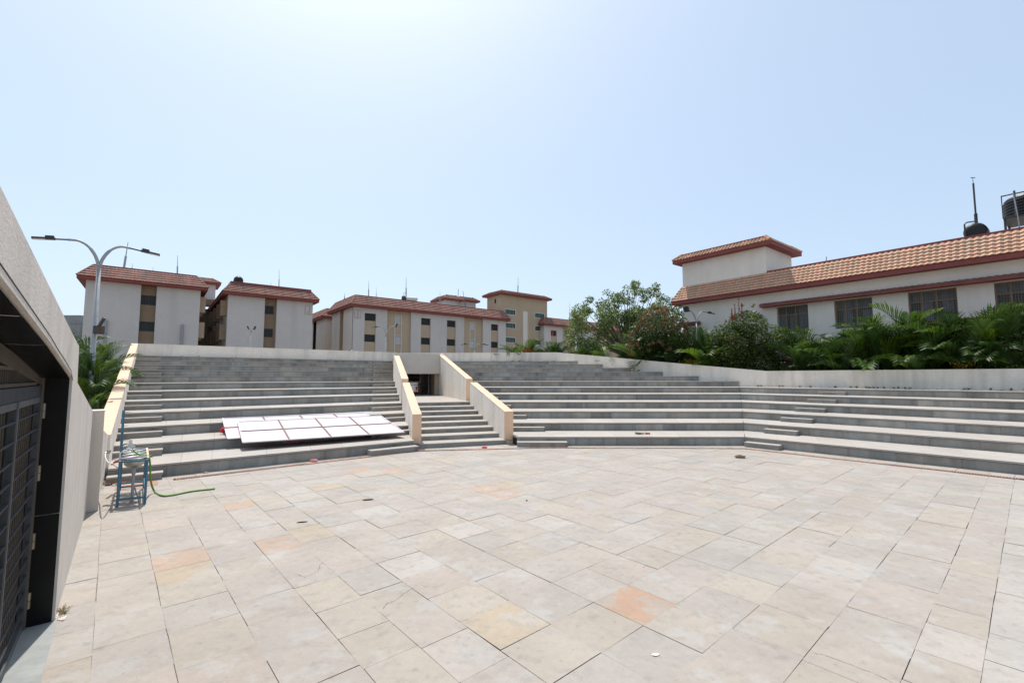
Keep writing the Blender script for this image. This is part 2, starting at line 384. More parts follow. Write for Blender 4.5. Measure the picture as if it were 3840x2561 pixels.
# gatehouse at the head of the stair
gh=thing('gatehouse','plastered gatehouse lintel over the passage at the head of the stair','gatehouse',S.p(3.6,27.5))
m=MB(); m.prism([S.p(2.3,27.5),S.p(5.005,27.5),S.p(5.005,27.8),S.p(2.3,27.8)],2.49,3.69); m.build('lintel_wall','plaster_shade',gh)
m=MB(); m.prism([S.p(2.55,27.8),S.p(5.3,27.8),S.p(5.3,36.2),S.p(2.86,36.2)],3.45,3.66); m.build('roof_slab','roof_deck',gh)
m=MB(); m.prism([S.p(4.75,27.8),S.p(5.0,27.8),S.p(5.0,35.5),S.p(4.75,35.5)],0,3.45); m.build('side_wall','wall_tan',gh)
m=MB(); m.prism([S.p(2.52,28.25),S.p(2.75,28.25),S.p(3.1,35.5),S.p(2.86,35.5)],0,3.45); m.build('side_wall','wall_tan',gh)
gt=thing('entrance_gate','barred metal gate closing the passage under the lintel','gate',S.p(3.4,29.3,1.2))
m=MB()
for i in range(17): m.bar(S.p(2.8+i*.12,29.3,1.22),S.p(2.8+i*.12,29.3,3.4),.014)
for z in (1.25,1.8,2.3,2.9): m.bar(S.p(2.75,29.3,z),S.p(4.74,29.3,z),.03)
m.build('bars','grille_metal',gt)
m=MB(); m.bar(S.p(4.62,29.26,1.22),S.p(4.62,29.26,3.4),.035); m.build('frame','frame_white',gt)
bd=thing('notice_board','black board with thin white frame hanging inside the gate','board',S.p(3.6,29.6,2.2))
m=MB(); m.prism([S.p(2.8,29.6),S.p(4.10,29.6),S.p(4.10,29.66),S.p(2.8,29.66)],2.02,2.75); m.build('board','dark_gap',bd)
m=MB(); m.bar(S.p(2.8,29.59,2.0),S.p(4.14,29.59,2.0),.045); m.bar(S.p(4.13,29.59,1.98),S.p(4.13,29.59,2.8),.045); m.build('frame','frame_white',bd)
ws=thing('outer_house','tan house front with a barred window seen through the entrance gate','house',S.p(4,51))
m=MB(); m.prism([S.p(2,51),S.p(12,51),S.p(12,55),S.p(2,55)],0,3.6); m.build('wall','wall_tan',ws)
m=MB(); m.prism([S.p(7.05,50.9),S.p(7.95,50.9),S.p(7.95,50.99),S.p(7.05,50.99)],1.45,2.3); wi=m.build('window','glass_dark',ws)
m=MB()
for x in (7.05,7.35,7.65,7.95): m.bar(S.p(x,50.88,1.45),S.p(x,50.88,2.3),.05)
m.bar(S.p(7.05,50.88,1.45),S.p(7.95,50.88,1.45),.05); m.bar(S.p(7.05,50.88,2.3),S.p(7.95,50.88,2.3),.05); m.build('window_frame','frame_white',wi)
cf=thing('corrugated_fence','pale corrugated sheet standing outside, seen through the entrance gate','fence',S.p(6,50))
m=MB()
for i in range(14): m.prism([S.p(5+i*.15,50+(.04 if i%2 else 0)),S.p(5.15+i*.15,50+(0 if i%2 else .04)),S.p(5.15+i*.15,50.1),S.p(5+i*.15,50.1)],.5,1.65,rt(.3))
m.build('sheet','frame_white',cf)
m=MB(); m.bar(S.p(5,50.06,0),S.p(5,50.06,1.7),.06); m.bar(S.p(7.1,50.06,0),S.p(7.1,50.06,1.7),.06); m.build('post','steel_brown',cf)

# ------------------------------------------------------------------ parapets and side walls
TH=.22
zL=4.25
pl=thing('parapet_wall','long cream parapet behind the top tier of the left stand','wall',L.p(5,34.8))
LB=34.8
Q=Vector((-9.52,36.73,0)); Qt=Q.dot(L.t)
m=MB(); m.prism([L.p(-.98,LB),L.p(Qt+.2,LB),L.p(Qt+.2,LB+TH),L.p(-.98,LB+TH)],0,zL); m.build('wall_body','plaster_white',pl)
m=MB(); m.prism([L.p(-1.0,LB-.015),L.p(Qt+.2,LB-.015),L.p(Qt+.2,LB+TH+.015),L.p(-1.0,LB+TH+.015)],zL,zL+.03); m.build('coping','plaster_white',pl)
pm=thing('parapet_wall','cream parapet behind the middle stand, right of the entrance, with creepers hanging over','wall',(0,36.9,0))
MYB=36.88; cX=(PN-MYB*RR.n.y)/RR.n.x
m=MB(); m.prism([(L.p(Qt+.2,LB)).to_2d(),(-5.6,MYB),(-5.6,MYB+TH),(L.p(Qt+.2,LB+TH)).to_2d()],3.4,zL); m.prism([(-5.6,MYB),(cX,MYB),(cX+.12,MYB+TH),(-5.6,MYB+TH)],0,[zL,4.29,4.29,zL]); m.build('wall_body','plaster_white',pm)
pr=thing('parapet_wall','white right parapet that slants down behind the middle stand and levels behind the right stand','wall',RR.p(-9.5,PN))
tc_=Vector((cX,MYB,0)).dot(RR.t)
m=MB(); m.prism([RR.p(tc_,PN),RR.p(-9.4,PN),RR.p(-9.4,PN+TH),RR.p(tc_+.0,PN+TH)],0,[4.29,2.63,2.63,4.29]); m.prism([RR.p(-9.4,PN),RR.p(9,PN),RR.p(9,PN+TH),RR.p(-9.4,PN+TH)],0,2.63); m.build('wall_body','plaster_white',pr)
sw=thing('side_wall','peach topped side wall sloping down the left edge of the left stand','wall',L.p(-1,13.7))
t0a,t0b=-.72,-.885; nA,nB=13.68,34.8; zA,zB=1.01,4.27; SWT=.29
m=MB(); m.prism([L.p(t0a-SWT,nA),L.p(t0a,nA),L.p(t0b,nB),L.p(t0b-SWT,nB)],0,[zA-.012,zA-.012,zB-.012,zB-.012]); m.build('wall_body','plaster_white',sw)
nj=17.6
m=MB()
for (a,b_) in ((nA,nj-.012),(nj+.012,nB)):
    f=lambda n:(n-nA)/(nB-nA)
    e=.006
    m.prism([L.p(lerp(t0a,t0b,f(a))-SWT-e,a),L.p(lerp(t0a,t0b,f(a))+e,a),L.p(lerp(t0a,t0b,f(b_))+e,b_),L.p(lerp(t0a,t0b,f(b_))-SWT-e,b_)],[lerp(zA,zB,f(a))-.012]*2+[lerp(zA,zB,f(b_))-.012]*2,[lerp(zA,zB,f(a))]*2+[lerp(zA,zB,f(b_))]*2)
m.build('coping','coping_peach',sw)
m=MB(); m.prism([L.p(-1.02,11.2),L.p(-.755,11.2),L.p(-.765,nA-.002),L.p(-1.02,nA-.002)],0,[1.42,1.42,1.01,1.01]); m.build('lower_wall','plaster_white',sw)
pi_=thing('end_pillar','short beige pillar where the gate wall meets the side wall','pillar',L.p(-.8,10.9))
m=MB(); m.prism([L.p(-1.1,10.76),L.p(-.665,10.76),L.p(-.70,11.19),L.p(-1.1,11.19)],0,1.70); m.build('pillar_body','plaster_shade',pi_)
m=MB(); m.prism([L.p(-1.11,10.75),L.p(-.655,10.75),L.p(-.69,11.195),L.p(-1.11,11.195)],1.70,1.715); m.build('cap','plaster_shade',pi_)

# gate wall (near left)
G1=Vector((-4.33,4.5,0)); G0=Vector((-7.29,7.99,0)); gu=(G0-G1).normalized(); gn=Vector((gu.y,-gu.x,0))
def GP(s,z,off=0): return G1+gu*s-gn*off+UP*z
gw=thing('gate_wall','thick rough plastered wall with a sloping top, framing the barred gate at the left edge','wall',G1)
m=MB()
def extr(mb,prof,o0,o1,tint=(1,1,1)):
    """profile (s,z) polygon, counter-clockwise seen from the plaza, extruded from depth o0 to o1"""
    f=[GP(s,z,o0) for s,z in prof]; b_=[GP(s,z,o1) for s,z in prof]; n=len(prof)
    mb.face(f,tint); mb.face(b_[::-1],tint)
    for i in range(n):
        j=(i+1)%n; mb.face([f[j],f[i],b_[i],b_[j]],tint)
TKN=.45
# pier beyond the opening, then band above it (convex pieces, butted)
extr(m,[(4.6,0),(4.62,1.70),(.64,2.24),(0,2.3),(0,0)],0,TKN)
extr(m,[(.64,2.24),(.50,2.63),(-.24,2.69),(-.24,2.33),(0,2.3)],0,TKN)
extr(m,[(-.24,2.33),(-.24,2.69),(-6.0,3.22),(-6.0,2.93),(-1.91,2.53)],0,TKN)
m.build('wall_body','plaster_gate',gw)
m=MB(); extr(m,[(-6.0,0),(-6.0,3.22),(-6.6,3.26),(-6.6,0)],0,TKN); m.build('pier','plaster_gate',gw)
# polished black lining of the opening
m=MB(); e=.012
def lin(a,b_):
    A=[GP(*a,.02),GP(*b_,.02),GP(*b_,TKN+.25),GP(*a,TKN+.25)]
    d=Vector((0,0,0)); m.face(A,rt(.2))
    m.face(A[::-1],(1,1,1))
dz=.014
lin((-.014,0),(-.014,1.0)); lin((-.014,1.006),(-.014,2.286)); 
lin((-.014,2.286),(-.24,2.314)); lin((-.24,2.314),(-1.905,2.513)); lin((-1.92,2.513),(-2.88,2.607)); lin((-2.895,2.608),(-4.2,2.736)); lin((-4.215,2.737),(-5.99,2.912))
m.build('stone_lining','black_granite',gw)
m=MB(); rnd=random.Random(3)
epts=[(.03,0.02)]+[(.03+rnd.uniform(-.006,.006),z) for z in (.4,.8,1.2,1.6,2.0,2.27)]+[(-.24+rnd.uniform(-.01,.01)-s_*.0,2.36) for s_ in (0,)]+[(-.24-.25*i+rnd.uniform(-.03,.03),2.36+.03*i+rnd.uniform(-.006,.006)) for i in range(1,8)]+[(-2.4,2.615),(-3.0,2.675),(-3.8,2.755),(-5.0,2.87)]
for a,b_ in zip(epts[6:],epts[7:]): m.bar(GP(*a,-.0005),GP(*b_,-.0005),.007,.003,up=gn)
m.build('crack','dark_gap',gw)
m=MB()
for a,b_ in (((-1.905,2.5131),(-1.92,2.5131)),((-2.88,2.6072),(-2.895,2.6082))): m.face([GP(a[0],a[1]-.003,.03),GP(b_[0],b_[1]-.003,.03),GP(b_[0],b_[1]-.003,.7),GP(a[0],a[1]-.003,.7)])
m.build('stone_joint','plaster_gate',gw)
m=MB(); extr(m,[(0,0.004),(0,.006),(-6,.006),(-6,.004)],-.02,2.5); m.build('threshold','step_stone',gw)
# gate leaf plane
go=.22
ga=thing('barred_gate','dark steel gate leaves with a barred panel above, hinged in the left wall opening','gate',GP(-1,0,go))
m=MB()
m.bar(GP(-.03,2.17,go),GP(-6,2.17,go),.04,.10); m.build('lintel_bar','steel_dark',ga)
m=MB(); m.bar(GP(-.02,2.28,go+.02),GP(-5.9,2.80,go+.02),.06,.11); m.bar(GP(-.04,0,go),GP(-.04,2.3,go),.05,.05); m.build('outer_frame','steel_brown',ga)
m=MB()
for z in (2.24,2.36,2.48): m.bar(GP(-.3 if z<2.3 else (-1.2 if z<2.4 else -2.4),z,go),GP(-6,z,go),.02,.025)
for i in range(60):
    s0=-.16-i*.075; top=2.26+(-s0-.02)*.0885
    m.bar(GP(s0,2.2,go+.02),GP(s0,min(top,2.75),go+.02),.012,.03,up=gn)
m.build('upper_grille','steel_brown',ga)
for li,(sa,sb) in enumerate(((-.08,-1.28),(-1.31,-2.6))):
    lf=MB()
    lf.bar(GP(sa,.04,go),GP(sa,2.1,go),.035,.045,up=gn); lf.bar(GP(sb,.04,go),GP(sb,2.1,go),.05,.05,up=gn)
    lf.bar(GP(sa,2.09,go),GP(sb,2.09,go),.04,.05); lf.bar(GP(sa,.06,go),GP(sb,.06,go),.04,.06)
    lo=lf.build('gate_leaf','steel',ga)
    h=MB()
    for i in range(1,14): h.bar(GP(sa,.06+i*.147,go-.012),GP(sb,.06+i*.147,go-.012),.014,.016)
    h.build('cross_bars','steel_dark',lo)
    v=MB()
    for i in range(1,12): v.bar(GP(lerp(sa,sb,i/12),.06,go+.03),GP(lerp(sa,sb,i/12),2.09,go+.03),.028,.012,up=gn)
    v.build('upright_bars','steel_brown',lo)
h=[]
for z in (1.98,1.40,.78,.25):
    m=MB(); m.tube([GP(-.03,z-.07,go-.035),GP(-.03,z-.003,go-.035)],.017,10); m.tube([GP(-.03,z+.003,go-.035),GP(-.03,z+.07,go-.035)],.017,10); m.bar(GP(-.03,z-.05,go-.02),GP(-.03,z+.05,go-.02),.05,.008,up=gn); m.build('hinge','brass',ga)
# room behind the gate, partly seen through the bars
rm=thing('storage_room','dim room behind the barred gate with a brownish back wall','room',GP(-2,0,3))
m=MB(); extr(m,[(3,0),(3,2.2),(-7,3.1),(-7,0)],2.6,2.7); m.build('back_wall','wall_tan',rm)
m=MB(); m.face([GP(.3,0,.48),GP(.3,0,2.6),GP(.3,2.3,2.6),GP(.3,2.3,.48)]); m.face([GP(.3,0,.5),GP(.3,2.3,.5),GP(.3,2.3,2.6),GP(.3,0,2.6)]); m.build('side_wall','wall_tan',rm)
m=MB(); extr(m,[(3,2.38),(3,2.45),(-7,3.35),(-7,3.28)],.47,2.7); m.build('ceiling','concrete_grey',rm)

# ------------------------------------------------------------------ drain channels
dpts=[(-8.25,9.88),(-3.0,14.38),(.8,15.02),(7.5,14.9),(11.5,10.44),(15.5,5.9)]
dl=['rusty drain grate in front of the left stand','rusty drain grate at the foot of the entrance stair','dusty drain grate in front of the middle stand','rusty drain grate in front of the right stand near the corner','rusty drain grate in front of the right stand at the right edge']
for i,(a,b_) in enumerate(zip(dpts,dpts[1:])):
    A=Vector((*a,0)); B=Vector((*b_,0)); d=(B-A).normalized(); q=Vector((-d.y,d.x,0)); LL=(B-A).length
    if i==0: A=A+d*.85; LL-=.85
    o=thing('drain_grate',dl[i],'drain grate',A)
    m=MB(); m.box(A-q*.085+UP*.003,d*LL,q*.17,UP*.004); m.build('channel','dark_gap',o)
    m=MB(); m.box(A-q*.085+UP*.0075,d*LL,q*.018,UP*.006); m.box(A+q*.067+UP*.0075,d*LL,q*.018,UP*.006)
    x=.05; k=0
    while x<LL-.05:
        wide=.024 if (k//34)%2==0 or i in(0,3,4) else .040
        if i==0 and x>2.8: wide=.042
        if i in (3,) and x<3.5: wide=.045
        m.box(A+d*x-q*.067+UP*.0076,d*wide,q*.134,UP*.0055,rt(.25)); x+=.05; k+=1
    m.build('bars','grate_iron',o)
    # plain stone margin between grate and stand

# ------------------------------------------------------------------ building helpers
def facade(mb,P,u0,u1,z0,z1,holes,depth=.2,tint=(1,1,1)):
    """P(u,z,d) -> point. holes (ua,ub,za,zb). Builds the wall skin and the reveals of its openings"""
    us=sorted({u0,u1,*[h[0] for h in holes],*[h[1] for h in holes]}); zs=sorted({z0,z1,*[h[2] for h in holes],*[h[3] for h in holes]})
    for a,b_ in zip(us,us[1:]):
        for c,d in zip(zs,zs[1:]):
            mu,mz=(a+b_)/2,(c+d)/2
            if any(h[0]<mu<h[1] and h[2]<mz<h[3] for h in holes): continue
            mb.face([P(a,c,0),P(b_,c,0),P(b_,d,0),P(a,d,0)],tint)
    for (a,b_,c,d) in holes:
        mb.face([P(a,c,0),P(a,c,depth),P(a,d,depth),P(a,d,0)],tint); mb.face([P(b_,c,0),P(b_,d,0),P(b_,d,depth),P(b_,c,depth)],tint)
        mb.face([P(a,c,0),P(b_,c,0),P(b_,c,depth),P(a,c,depth)],tint); mb.face([P(a,d,0),P(a,d,depth),P(b_,d,depth),P(b_,d,0)],tint)
def window(root,P,a,b_,c,d,depth,glass='glass_dark',bars=(3,0),fm='grille_metal',fw=.05,bw=.02,curt=None,mullions=None,name='window'):
    m=MB()
    def bb(u0,z0,u1,z1,dd,wd):
        # bar as box in facade space
        if abs(u1-u0)<1e-6: u0-=wd/2; u1+=wd/2
        else: z0-=wd/2; z1+=wd/2
        o=P(u0,z0,dd); m.box(o,P(u1,z0,dd)-o,P(u0,z0,dd+wd)-o,P(u0,z1,dd)-o)
    f=fw/2
    bb(a+f,c,a+f,d,depth-.05,fw); bb(b_-f,c,b_-f,d,depth-.05,fw); bb(a,c+f,b_,c+f,depth-.049,fw-.002); bb(a,d-f,b_,d-f,depth-.049,fw-.002)
    for u,z in (mullions or []):
        if u is not None: bb(lerp(a,b_,u),c,lerp(a,b_,u),d,depth-.048,fw*.8)
        if z is not None: bb(a,lerp(c,d,z),b_,lerp(c,d,z),depth-.047,fw*.8)
    w_=m.build(name,fm,root)
    m=MB()
    nv,nh=bars
    for i in range(1,nv+1):
        u=lerp(a,b_,i/(nv+1)); bb(u,c,u,d,depth-.07,bw)
    for i in range(1,nh+1):
        z=lerp(c,d,i/(nh+1)); bb(a,z,b_,z,depth-.072,bw)
    if m.f: m.build('grille',fm,w_)
    m=MB(); m.face([P(a,c,depth),P(b_,c,depth),P(b_,d,depth),P(a,d,depth)]); m.build('pane',glass,w_)
    if curt:
        m=MB()
        for (ca,cb,cc,cd) in curt: m.face([P(lerp(a,b_,ca),lerp(c,d,cc),depth-.01),P(lerp(a,b_,cb),lerp(c,d,cc),depth-.01),P(lerp(a,b_,cb),lerp(c,d,cd),depth-.01),P(lerp(a,b_,ca),lerp(c,d,cd),depth-.01)])
        m.build('curtain','curtain',w_)
    return w_
def tile_slope(mb,e0,e1,r1,r0,courses,tw,amp=.035,var=.13,lip=.05):
    lip_shade=.45  # shade below each tile lip, painted into the lip face colour
    e0,e1,r1,r0=map(Vector,(e0,e1,r1,r0)); u=(e1-e0); Ln=u.length; u.normalize()
    n=u.cross(r0-e0).normalized()
    if n.z<0: n=-n
    wv=n.cross(u)
    if wv.dot(r0-e0)<0: wv=-wv
    W=(r0-e0).dot(wv); sL=(r0-e0).dot(u); sR=Ln-(r1-e0).dot(u)
    cols=max(4,int(Ln/tw)); q=4; ts=[rt(var) for _ in range(cols+1)]
    for j in range(courses):
        va,vb=j/courses,(j+1)/courses+.12/courses
        if j==courses-1: vb=1
        row=[]
        for i in range(cols*q+1):
            s0=i*Ln/(cols*q); wvh=amp*(.5+.5*math.cos(2*math.pi*i/q))
            def P(v,h):
                s_=min(max(s0,sL*v),Ln-sR*v); return e0+u*s_+wv*(W*v)+n*h
            row.append((P(va,.0),P(va,wvh+lip),P(vb,wvh*.9+.004)))
        for i in range(cols*q):
            a,b_=row[i],row[i+1]
            if (a[1]-b_[1]).length<1e-5 and (a[2]-b_[2]).length<1e-5: continue
            t=ts[i//q]; k=random.uniform(.98,1.02) if i%q==0 else k; t=(t[0]*k,t[1]*k,t[2]*k)
            mb.face([a[0],b_[0],b_[1],a[1]],(t[0]*lip_shade,t[1]*lip_shade,t[2]*lip_shade)); mb.face([a[1],b_[1],b_[2],a[2]],t)
        ts=[(q_[0]*random.uniform(.93,1.07),)*1+(q_[1],q_[2]) for q_ in ts]
def mansard(root,F,t0,t1,n0,n1,zf,fh,o,i,rise,courses=5,tw=.33,tile='roof_tile',ridge_h=.12,sides='wens'):
    """hipped skirt roof around the rectangle t0..t1 x n0..n1 in frame F: fascia bottom zf, height fh, overhang o, inset i"""
    E=[(t0-o,n0-o),(t1+o,n0-o),(t1+o,n1+o),(t0-o,n1+o)]; I=[(t0+i,n0+i),(t1-i,n0+i),(t1-i,n1-i),(t0+i,n1-i)]
    ze=zf+fh; zr=ze+rise
    m=MB(); m.prism([F.p(*q) for q in E],zf,ze); rf=m.build('roof','fascia_red',root)
    for k in range(4):
        a,b_=E[k],E[(k+1)%4]; c,d=I[(k+1)%4],I[k]
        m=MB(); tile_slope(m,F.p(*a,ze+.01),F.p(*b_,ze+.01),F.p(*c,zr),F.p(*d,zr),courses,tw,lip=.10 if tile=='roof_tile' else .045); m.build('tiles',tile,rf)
    m=MB(); m.prism([F.p(*q) for q in I],ze+.005,zr-.02); m.build('roof_deck','roof_deck',rf)
    m=MB()
    for k in range(4):
        a,b_=Vector(F.p(*I[k],zr+ridge_h/2)),Vector(F.p(*I[(k+1)%4],zr+ridge_h/2)); m.bar(a,b_,.13,ridge_h)
    m.build('ridge','fascia_red',rf)
    for k in range(4):
        m=MB(); a,b_=Vector(F.p(*E[k],ze+.06)),Vector(F.p(*I[k],zr+.06)); nn=8
        for j in range(nn): m.tube([lerp(a,b_,j/nn),lerp(a,b_,(j+1.15)/nn)],[.11,.085],8,rt(.15))
        m.build('hip_tiles',tile,rf)
    return rf
B=L
NB=65.4
def front(n): return lambda u,z,d: B.p(u,n+d,z)
def sideP(t): return lambda u,z,d: B.p(t+d,u,z)     # facade that faces -t, u runs along n
def hostel(name,label,t0,t1,recess,wins,back,rods=None):
    o=thing(name,label,'building',B.p(t0,NB)); P=front(NB)
    m=MB(); facade(m,P,t0,t1,0,12.62,[(recess[0],recess[1],0,12.62)],.55); m.build('wall','wall_paint',o)
    m=MB(); P2=front(NB+.55); holes=[(recess[0]+.02,recess[1]-wins[0],z,z+1.1) for z in (10.45,7.45,4.4,1.4)]
    facade(m,P2,recess[0],recess[1],0,12.62,holes,.15); rw=m.build('wall_recess','wall_shaded',o)  # bay wall carries the recess shade in its colour
    for h in holes: window(o,P2,*h,.15,bars=(9,1),mullions=[(.5,None)],bw=.03,fw=.07)
    return o,P
# H block (left)
hb,P=hostel('hostel_block','left white hostel block with tiled mansard roof and one tan window bay in shade colour',-6.25,3.82,(-1.69,-.30),(.02,),90)
m=MB(); m.prism([B.p(-6.25,NB+.72),B.p(3.82,NB+.72),B.p(3.82,NB+17),B.p(-6.25,NB+17)],0,12.62)
m.face([B.p(-6.25,NB,0),B.p(-6.25,NB+.8,0),B.p(-6.25,NB+.8,12.6),B.p(-6.25,NB,12.6)]); m.face([B.p(3.82,NB,0),B.p(3.82,NB+.8,0),B.p(3.82,NB+.8,12.6),B.p(3.82,NB,12.6)])
m.build('wall','wall_paint',hb)
mansard(hb,B,-6.25,3.82,NB,NB+17,12.6,.30,.69,.48,1.42)
for t_ in (-4.44,2.23):
    m=MB(); m.tube([B.p(t_,NB-.16,0),B.p(t_,NB-.16,8.4)],.13,10); 
    for z in (2.5,5,7): m.cbox(B.p(t_,NB-.08,z),.34,.2,.06,R(38))
    m.build('drain_pipe','grey_pipe',hb)
for z,nn in ((10.3,66.4),(7.2,66.4),(10.3,70.6),(7.2,70.6)):
    m=MB(); m.prism([B.p(3.825,nn),B.p(4.45,nn),B.p(4.45,nn+1.6),B.p(3.825,nn+1.6)],z-.2,z+1.7); m.build('window_hood','wall_tan',hb)
# J block
jb,P=hostel('hostel_block','middle white hostel block marked with a tan letter J, black tank on its roof',6.67,16.55,(10.72,12.13),(.26,),90)
m=MB(); P3=sideP(6.67)
holes=[(NB+2.2+4.1*i,NB+4.0+4.1*i,z,z+1.5) for i in range(5) for z in (1.2,4.2,7.2,10.2)]
facade(m,P3,NB,NB+24,0,12.62,holes,.2)
m.face([B.p(16.55,NB,0),B.p(16.55,NB+24,0),B.p(16.55,NB+24,12.6),B.p(16.55,NB,12.6)]); m.face([B.p(6.67,NB+24,0),B.p(16.55,NB+24,0),B.p(16.55,NB+24,12.6),B.p(6.67,NB+24,12.6)])
m.build('wall','wall_paint',jb)
for h in holes[:]:
    window(jb,P3,*h,.2,bars=(4,0),bw=.04)
for i in range(5):
    for z in (3.9,6.9,9.9):
        m=MB(); n_=NB+.9+4.1*i; m.prism([B.p(6.0,n_),B.p(6.665,n_),B.p(6.665,n_+1.1),B.p(6.0,n_+1.1)],z,z+1.9,rt(.15)); m.build('balcony_box','wall_shaded',jb)  # boxes coloured as if in the deep shade of the gap
mansard(jb,B,6.67,16.55,NB,NB+24,12.42,.33,.65,.25,1.12,ridge_h=.34)
def sign(root,t0,t1,z0,z1,letter):
    m=MB(); m.prism([B.p(t0,NB-.05),B.p(t1,NB-.05),B.p(t1,NB-.003),B.p(t0,NB-.003)],z0,z1); s_=m.build('sign','sign_blue',root)
    m=MB(); e=.07; m.prism([B.p(t0+e,NB-.06),B.p(t1-e,NB-.06),B.p(t1-e,NB-.052),B.p(t0+e,NB-.052)],z0+e,z1-e); m.build('plate','wall_paint',s_)
    m=MB(); cx=(t0+t1)/2; W=t1-t0; H_=z1-z0
    def bx(a,b_,c,d): m.prism([B.p(cx+a*W,NB-.09),B.p(cx+b_*W,NB-.09),B.p(cx+b_*W,NB-.062),B.p(cx+a*W,NB-.062)],z0+c*H_,z0+d*H_)
    if letter=='I': bx(-.22,.22,.80,.87); bx(-.22,.22,.13,.20); bx(-.09,.09,.2,.8)
    else:
        bx(.02,.2,.26,.87); 
        n=9
        for i in range(n):
            a0=math.pi*i/n; a1=math.pi*(i+1)/n; ro,ri=.2,.045
            pts=[(ro*math.cos(a0),-ro*math.sin(a0)*.72),(ro*math.cos(a1),-ro*math.sin(a1)*.72),(ri*math.cos(a1),-ri*math.sin(a1)*.7),(ri*math.cos(a0),-ri*math.sin(a0)*.7)]
            f=[B.p(cx+x*W,NB-.088,z0+(.262+y*.85)*H_) for x,y in pts]; bk=[p+B.n*.026 for p in f]
            m.face(f); m.face(bk[::-1])
            for k in range(4): m.face([f[k],bk[k],bk[(k+1)%4],f[(k+1)%4]])
        bx(-.2,-.06,.26,.34)
    m.build('letter','sign_tan',s_)
sign(jb,15.56,16.50,10.75,11.95,'J')
tk=thing('roof_tank','round black water tank on the roof of the block marked J','tank',B.p(7.9,67.5,13.9))
m=MB(); m.lathe(B.p(7.9,67.5,13.9),[(.50,0),(.52,.35),(.56,.8),(.5,1.1),(.3,1.3),(.14,1.36),(.12,1.42)],24); m.build('tank_body','black_plastic',tk,True)
# link block and turret behind the gap
lk=thing('link_block','dark link block bridging the gap between the two left hostel blocks','building',B.p(3,84))
m=MB(); m.prism([B.p(-2,84),B.p(6.66,84),B.p(6.66,94),B.p(-2,94)],0,12.75); m.prism([B.p(-2,82.5),B.p(6.6,82.5),B.p(6.6,84),B.p(-2,84)],13.1,14.1)
m.build('wall','wall_shaded',lk)  # deep shade of the gap put into the wall colour
for z in (1.2,4.4,7.4):
    window(lk,front(84),4.1,5.2,z,z+1.1,-.0,glass='glass_green',bars=(3,3),bw=.03)
tu=thing('stair_turret','white roof turret with tiled cap rising behind the gap between the left blocks','building',B.p(4,85))
m=MB(); m.prism([B.p(1,85),B.p(6.9,85),B.p(6.9,89),B.p(1,89)],14.1,16.9); m.build('wall','wall_paint',tu)
mansard(tu,B,1,6.9,85,89,16.8,.25,.65,.5,.75,4,.4,ridge_h=.08)
# I block
ib=thing('hostel_block','long white and tan hostel block marked with a tan letter I','building',B.p(22.1,NB))
whites=[(22.1,27.24,[(23.78,25.48)]),(31.13,40.87,[(32.86,34.53),(37.54,39.2)]),(44.71,49.73,[(46.46,48.02)])]
P=front(NB); FZ=(10.56,7.45,4.35,1.25)
m=MB()
for a,b_,cols in whites: facade(m,P,a,b_,0,12.45,[(c,d,0,11.65) for c,d in cols],.14)
m.build('wall','wall_paint',ib)
for a,b_,cols in whites:
    for c,d in cols: m=MB(); facade(m,front(NB+.14),c,d,0,11.65,[(c+.01,d-.01,z,z+1.09) for z in FZ],.2); m.build('window_bay','wall_tan',ib)
for a,b_ in ((27.24,31.13),(40.87,44.71)):
    hl=[((28.66,29.56) if a<30 else (42.25,43.1))+(z,z+1.12) for z in (10.5,7.4,4.3,1.2)]
    m=MB(); facade(m,front(NB+.3),a,b_,0,12.45,hl,.12); m.build('wall_bay','wall_tan',ib)
m=MB()
for x in (27.24,31.13,40.87,44.71,49.73,22.1): m.face([B.p(x,NB,0),B.p(x,NB+.4,0),B.p(x,NB+.4,12.45),B.p(x,NB,12.45)])
m.build('wall','wall_paint',ib)
for a,b_,cols in whites:
    for c,d in cols:
        for z in FZ: window(ib,front(NB+.14),c+.01,d-.01,z,z+1.09,.2,bars=(11,0),mullions=[(.5,None)],bw=.028,fw=.06)
for (c,d) in ((28.66,29.56),(42.25,43.1)):
    for z in (10.5,7.4,4.3,1.2): window(ib,front(NB+.3),c,d,z,z+1.12,.12,bars=(5,6),bw=.07,fm='frame_white',fw=.05,name='jali_window')
    m=MB()
    for x in (c-.08,d+.08): m.box(B.p(x-.05,NB+.22,0),B.t*.1,B.n*.07,UP*11.75)
    for z in (11.7,10.42,8.6,7.32): m.box(B.p(c-.03,NB+.225,z),B.t*(d-c+.06),B.n*.06,UP*.08)
    m.build('bay_frame','frame_white',ib)
# left flank of the I block
P3=sideP(22.1)
m=MB(); facade(m,P3,NB,69.8,0,12.45,[],0); facade(m,P3,71.4,75.4,0,12.45,[],0); m.face([B.p(22.1,75.4,0),B.p(23.9,75.4,0),B.p(23.9,75.4,12.4),B.p(22.1,75.4,12.4)])
m.build('wall','wall_cream',ib)
m=MB(); facade(m,sideP(22.75),69.8,71.4,0,12.45,[],0); m.face([B.p(22.1,71.4,0),B.p(22.8,71.4,0),B.p(22.8,71.4,12.4),B.p(22.1,71.4,12.4)]); m.build('wall_recess','fascia_red' if 0 else 'wall_tan',ib)
m=MB(); m.prism([B.p(23.4,75.4),B.p(40,75.4),B.p(40,80),B.p(23.4,80)],0,12.3); m.build('wall_link','wall_orange',ib)
m=MB(); m.prism([B.p(22.8,NB+.7),B.p(49.7,NB+.7),B.p(49.7,75.39),B.p(22.8,75.39)],0,12.44); m.build('core','wall_cream',ib)
mansard(ib,B,22.1,49.73,NB,75.4,12.40,.33,.62,.36,1.42,5,.33)
sign(ib,22.25,23.19,10.79,12.02,'I')
ib2=thing('hostel_block','rear block with tiled roof partly hidden behind the block marked J','building',B.p(22.1,79))
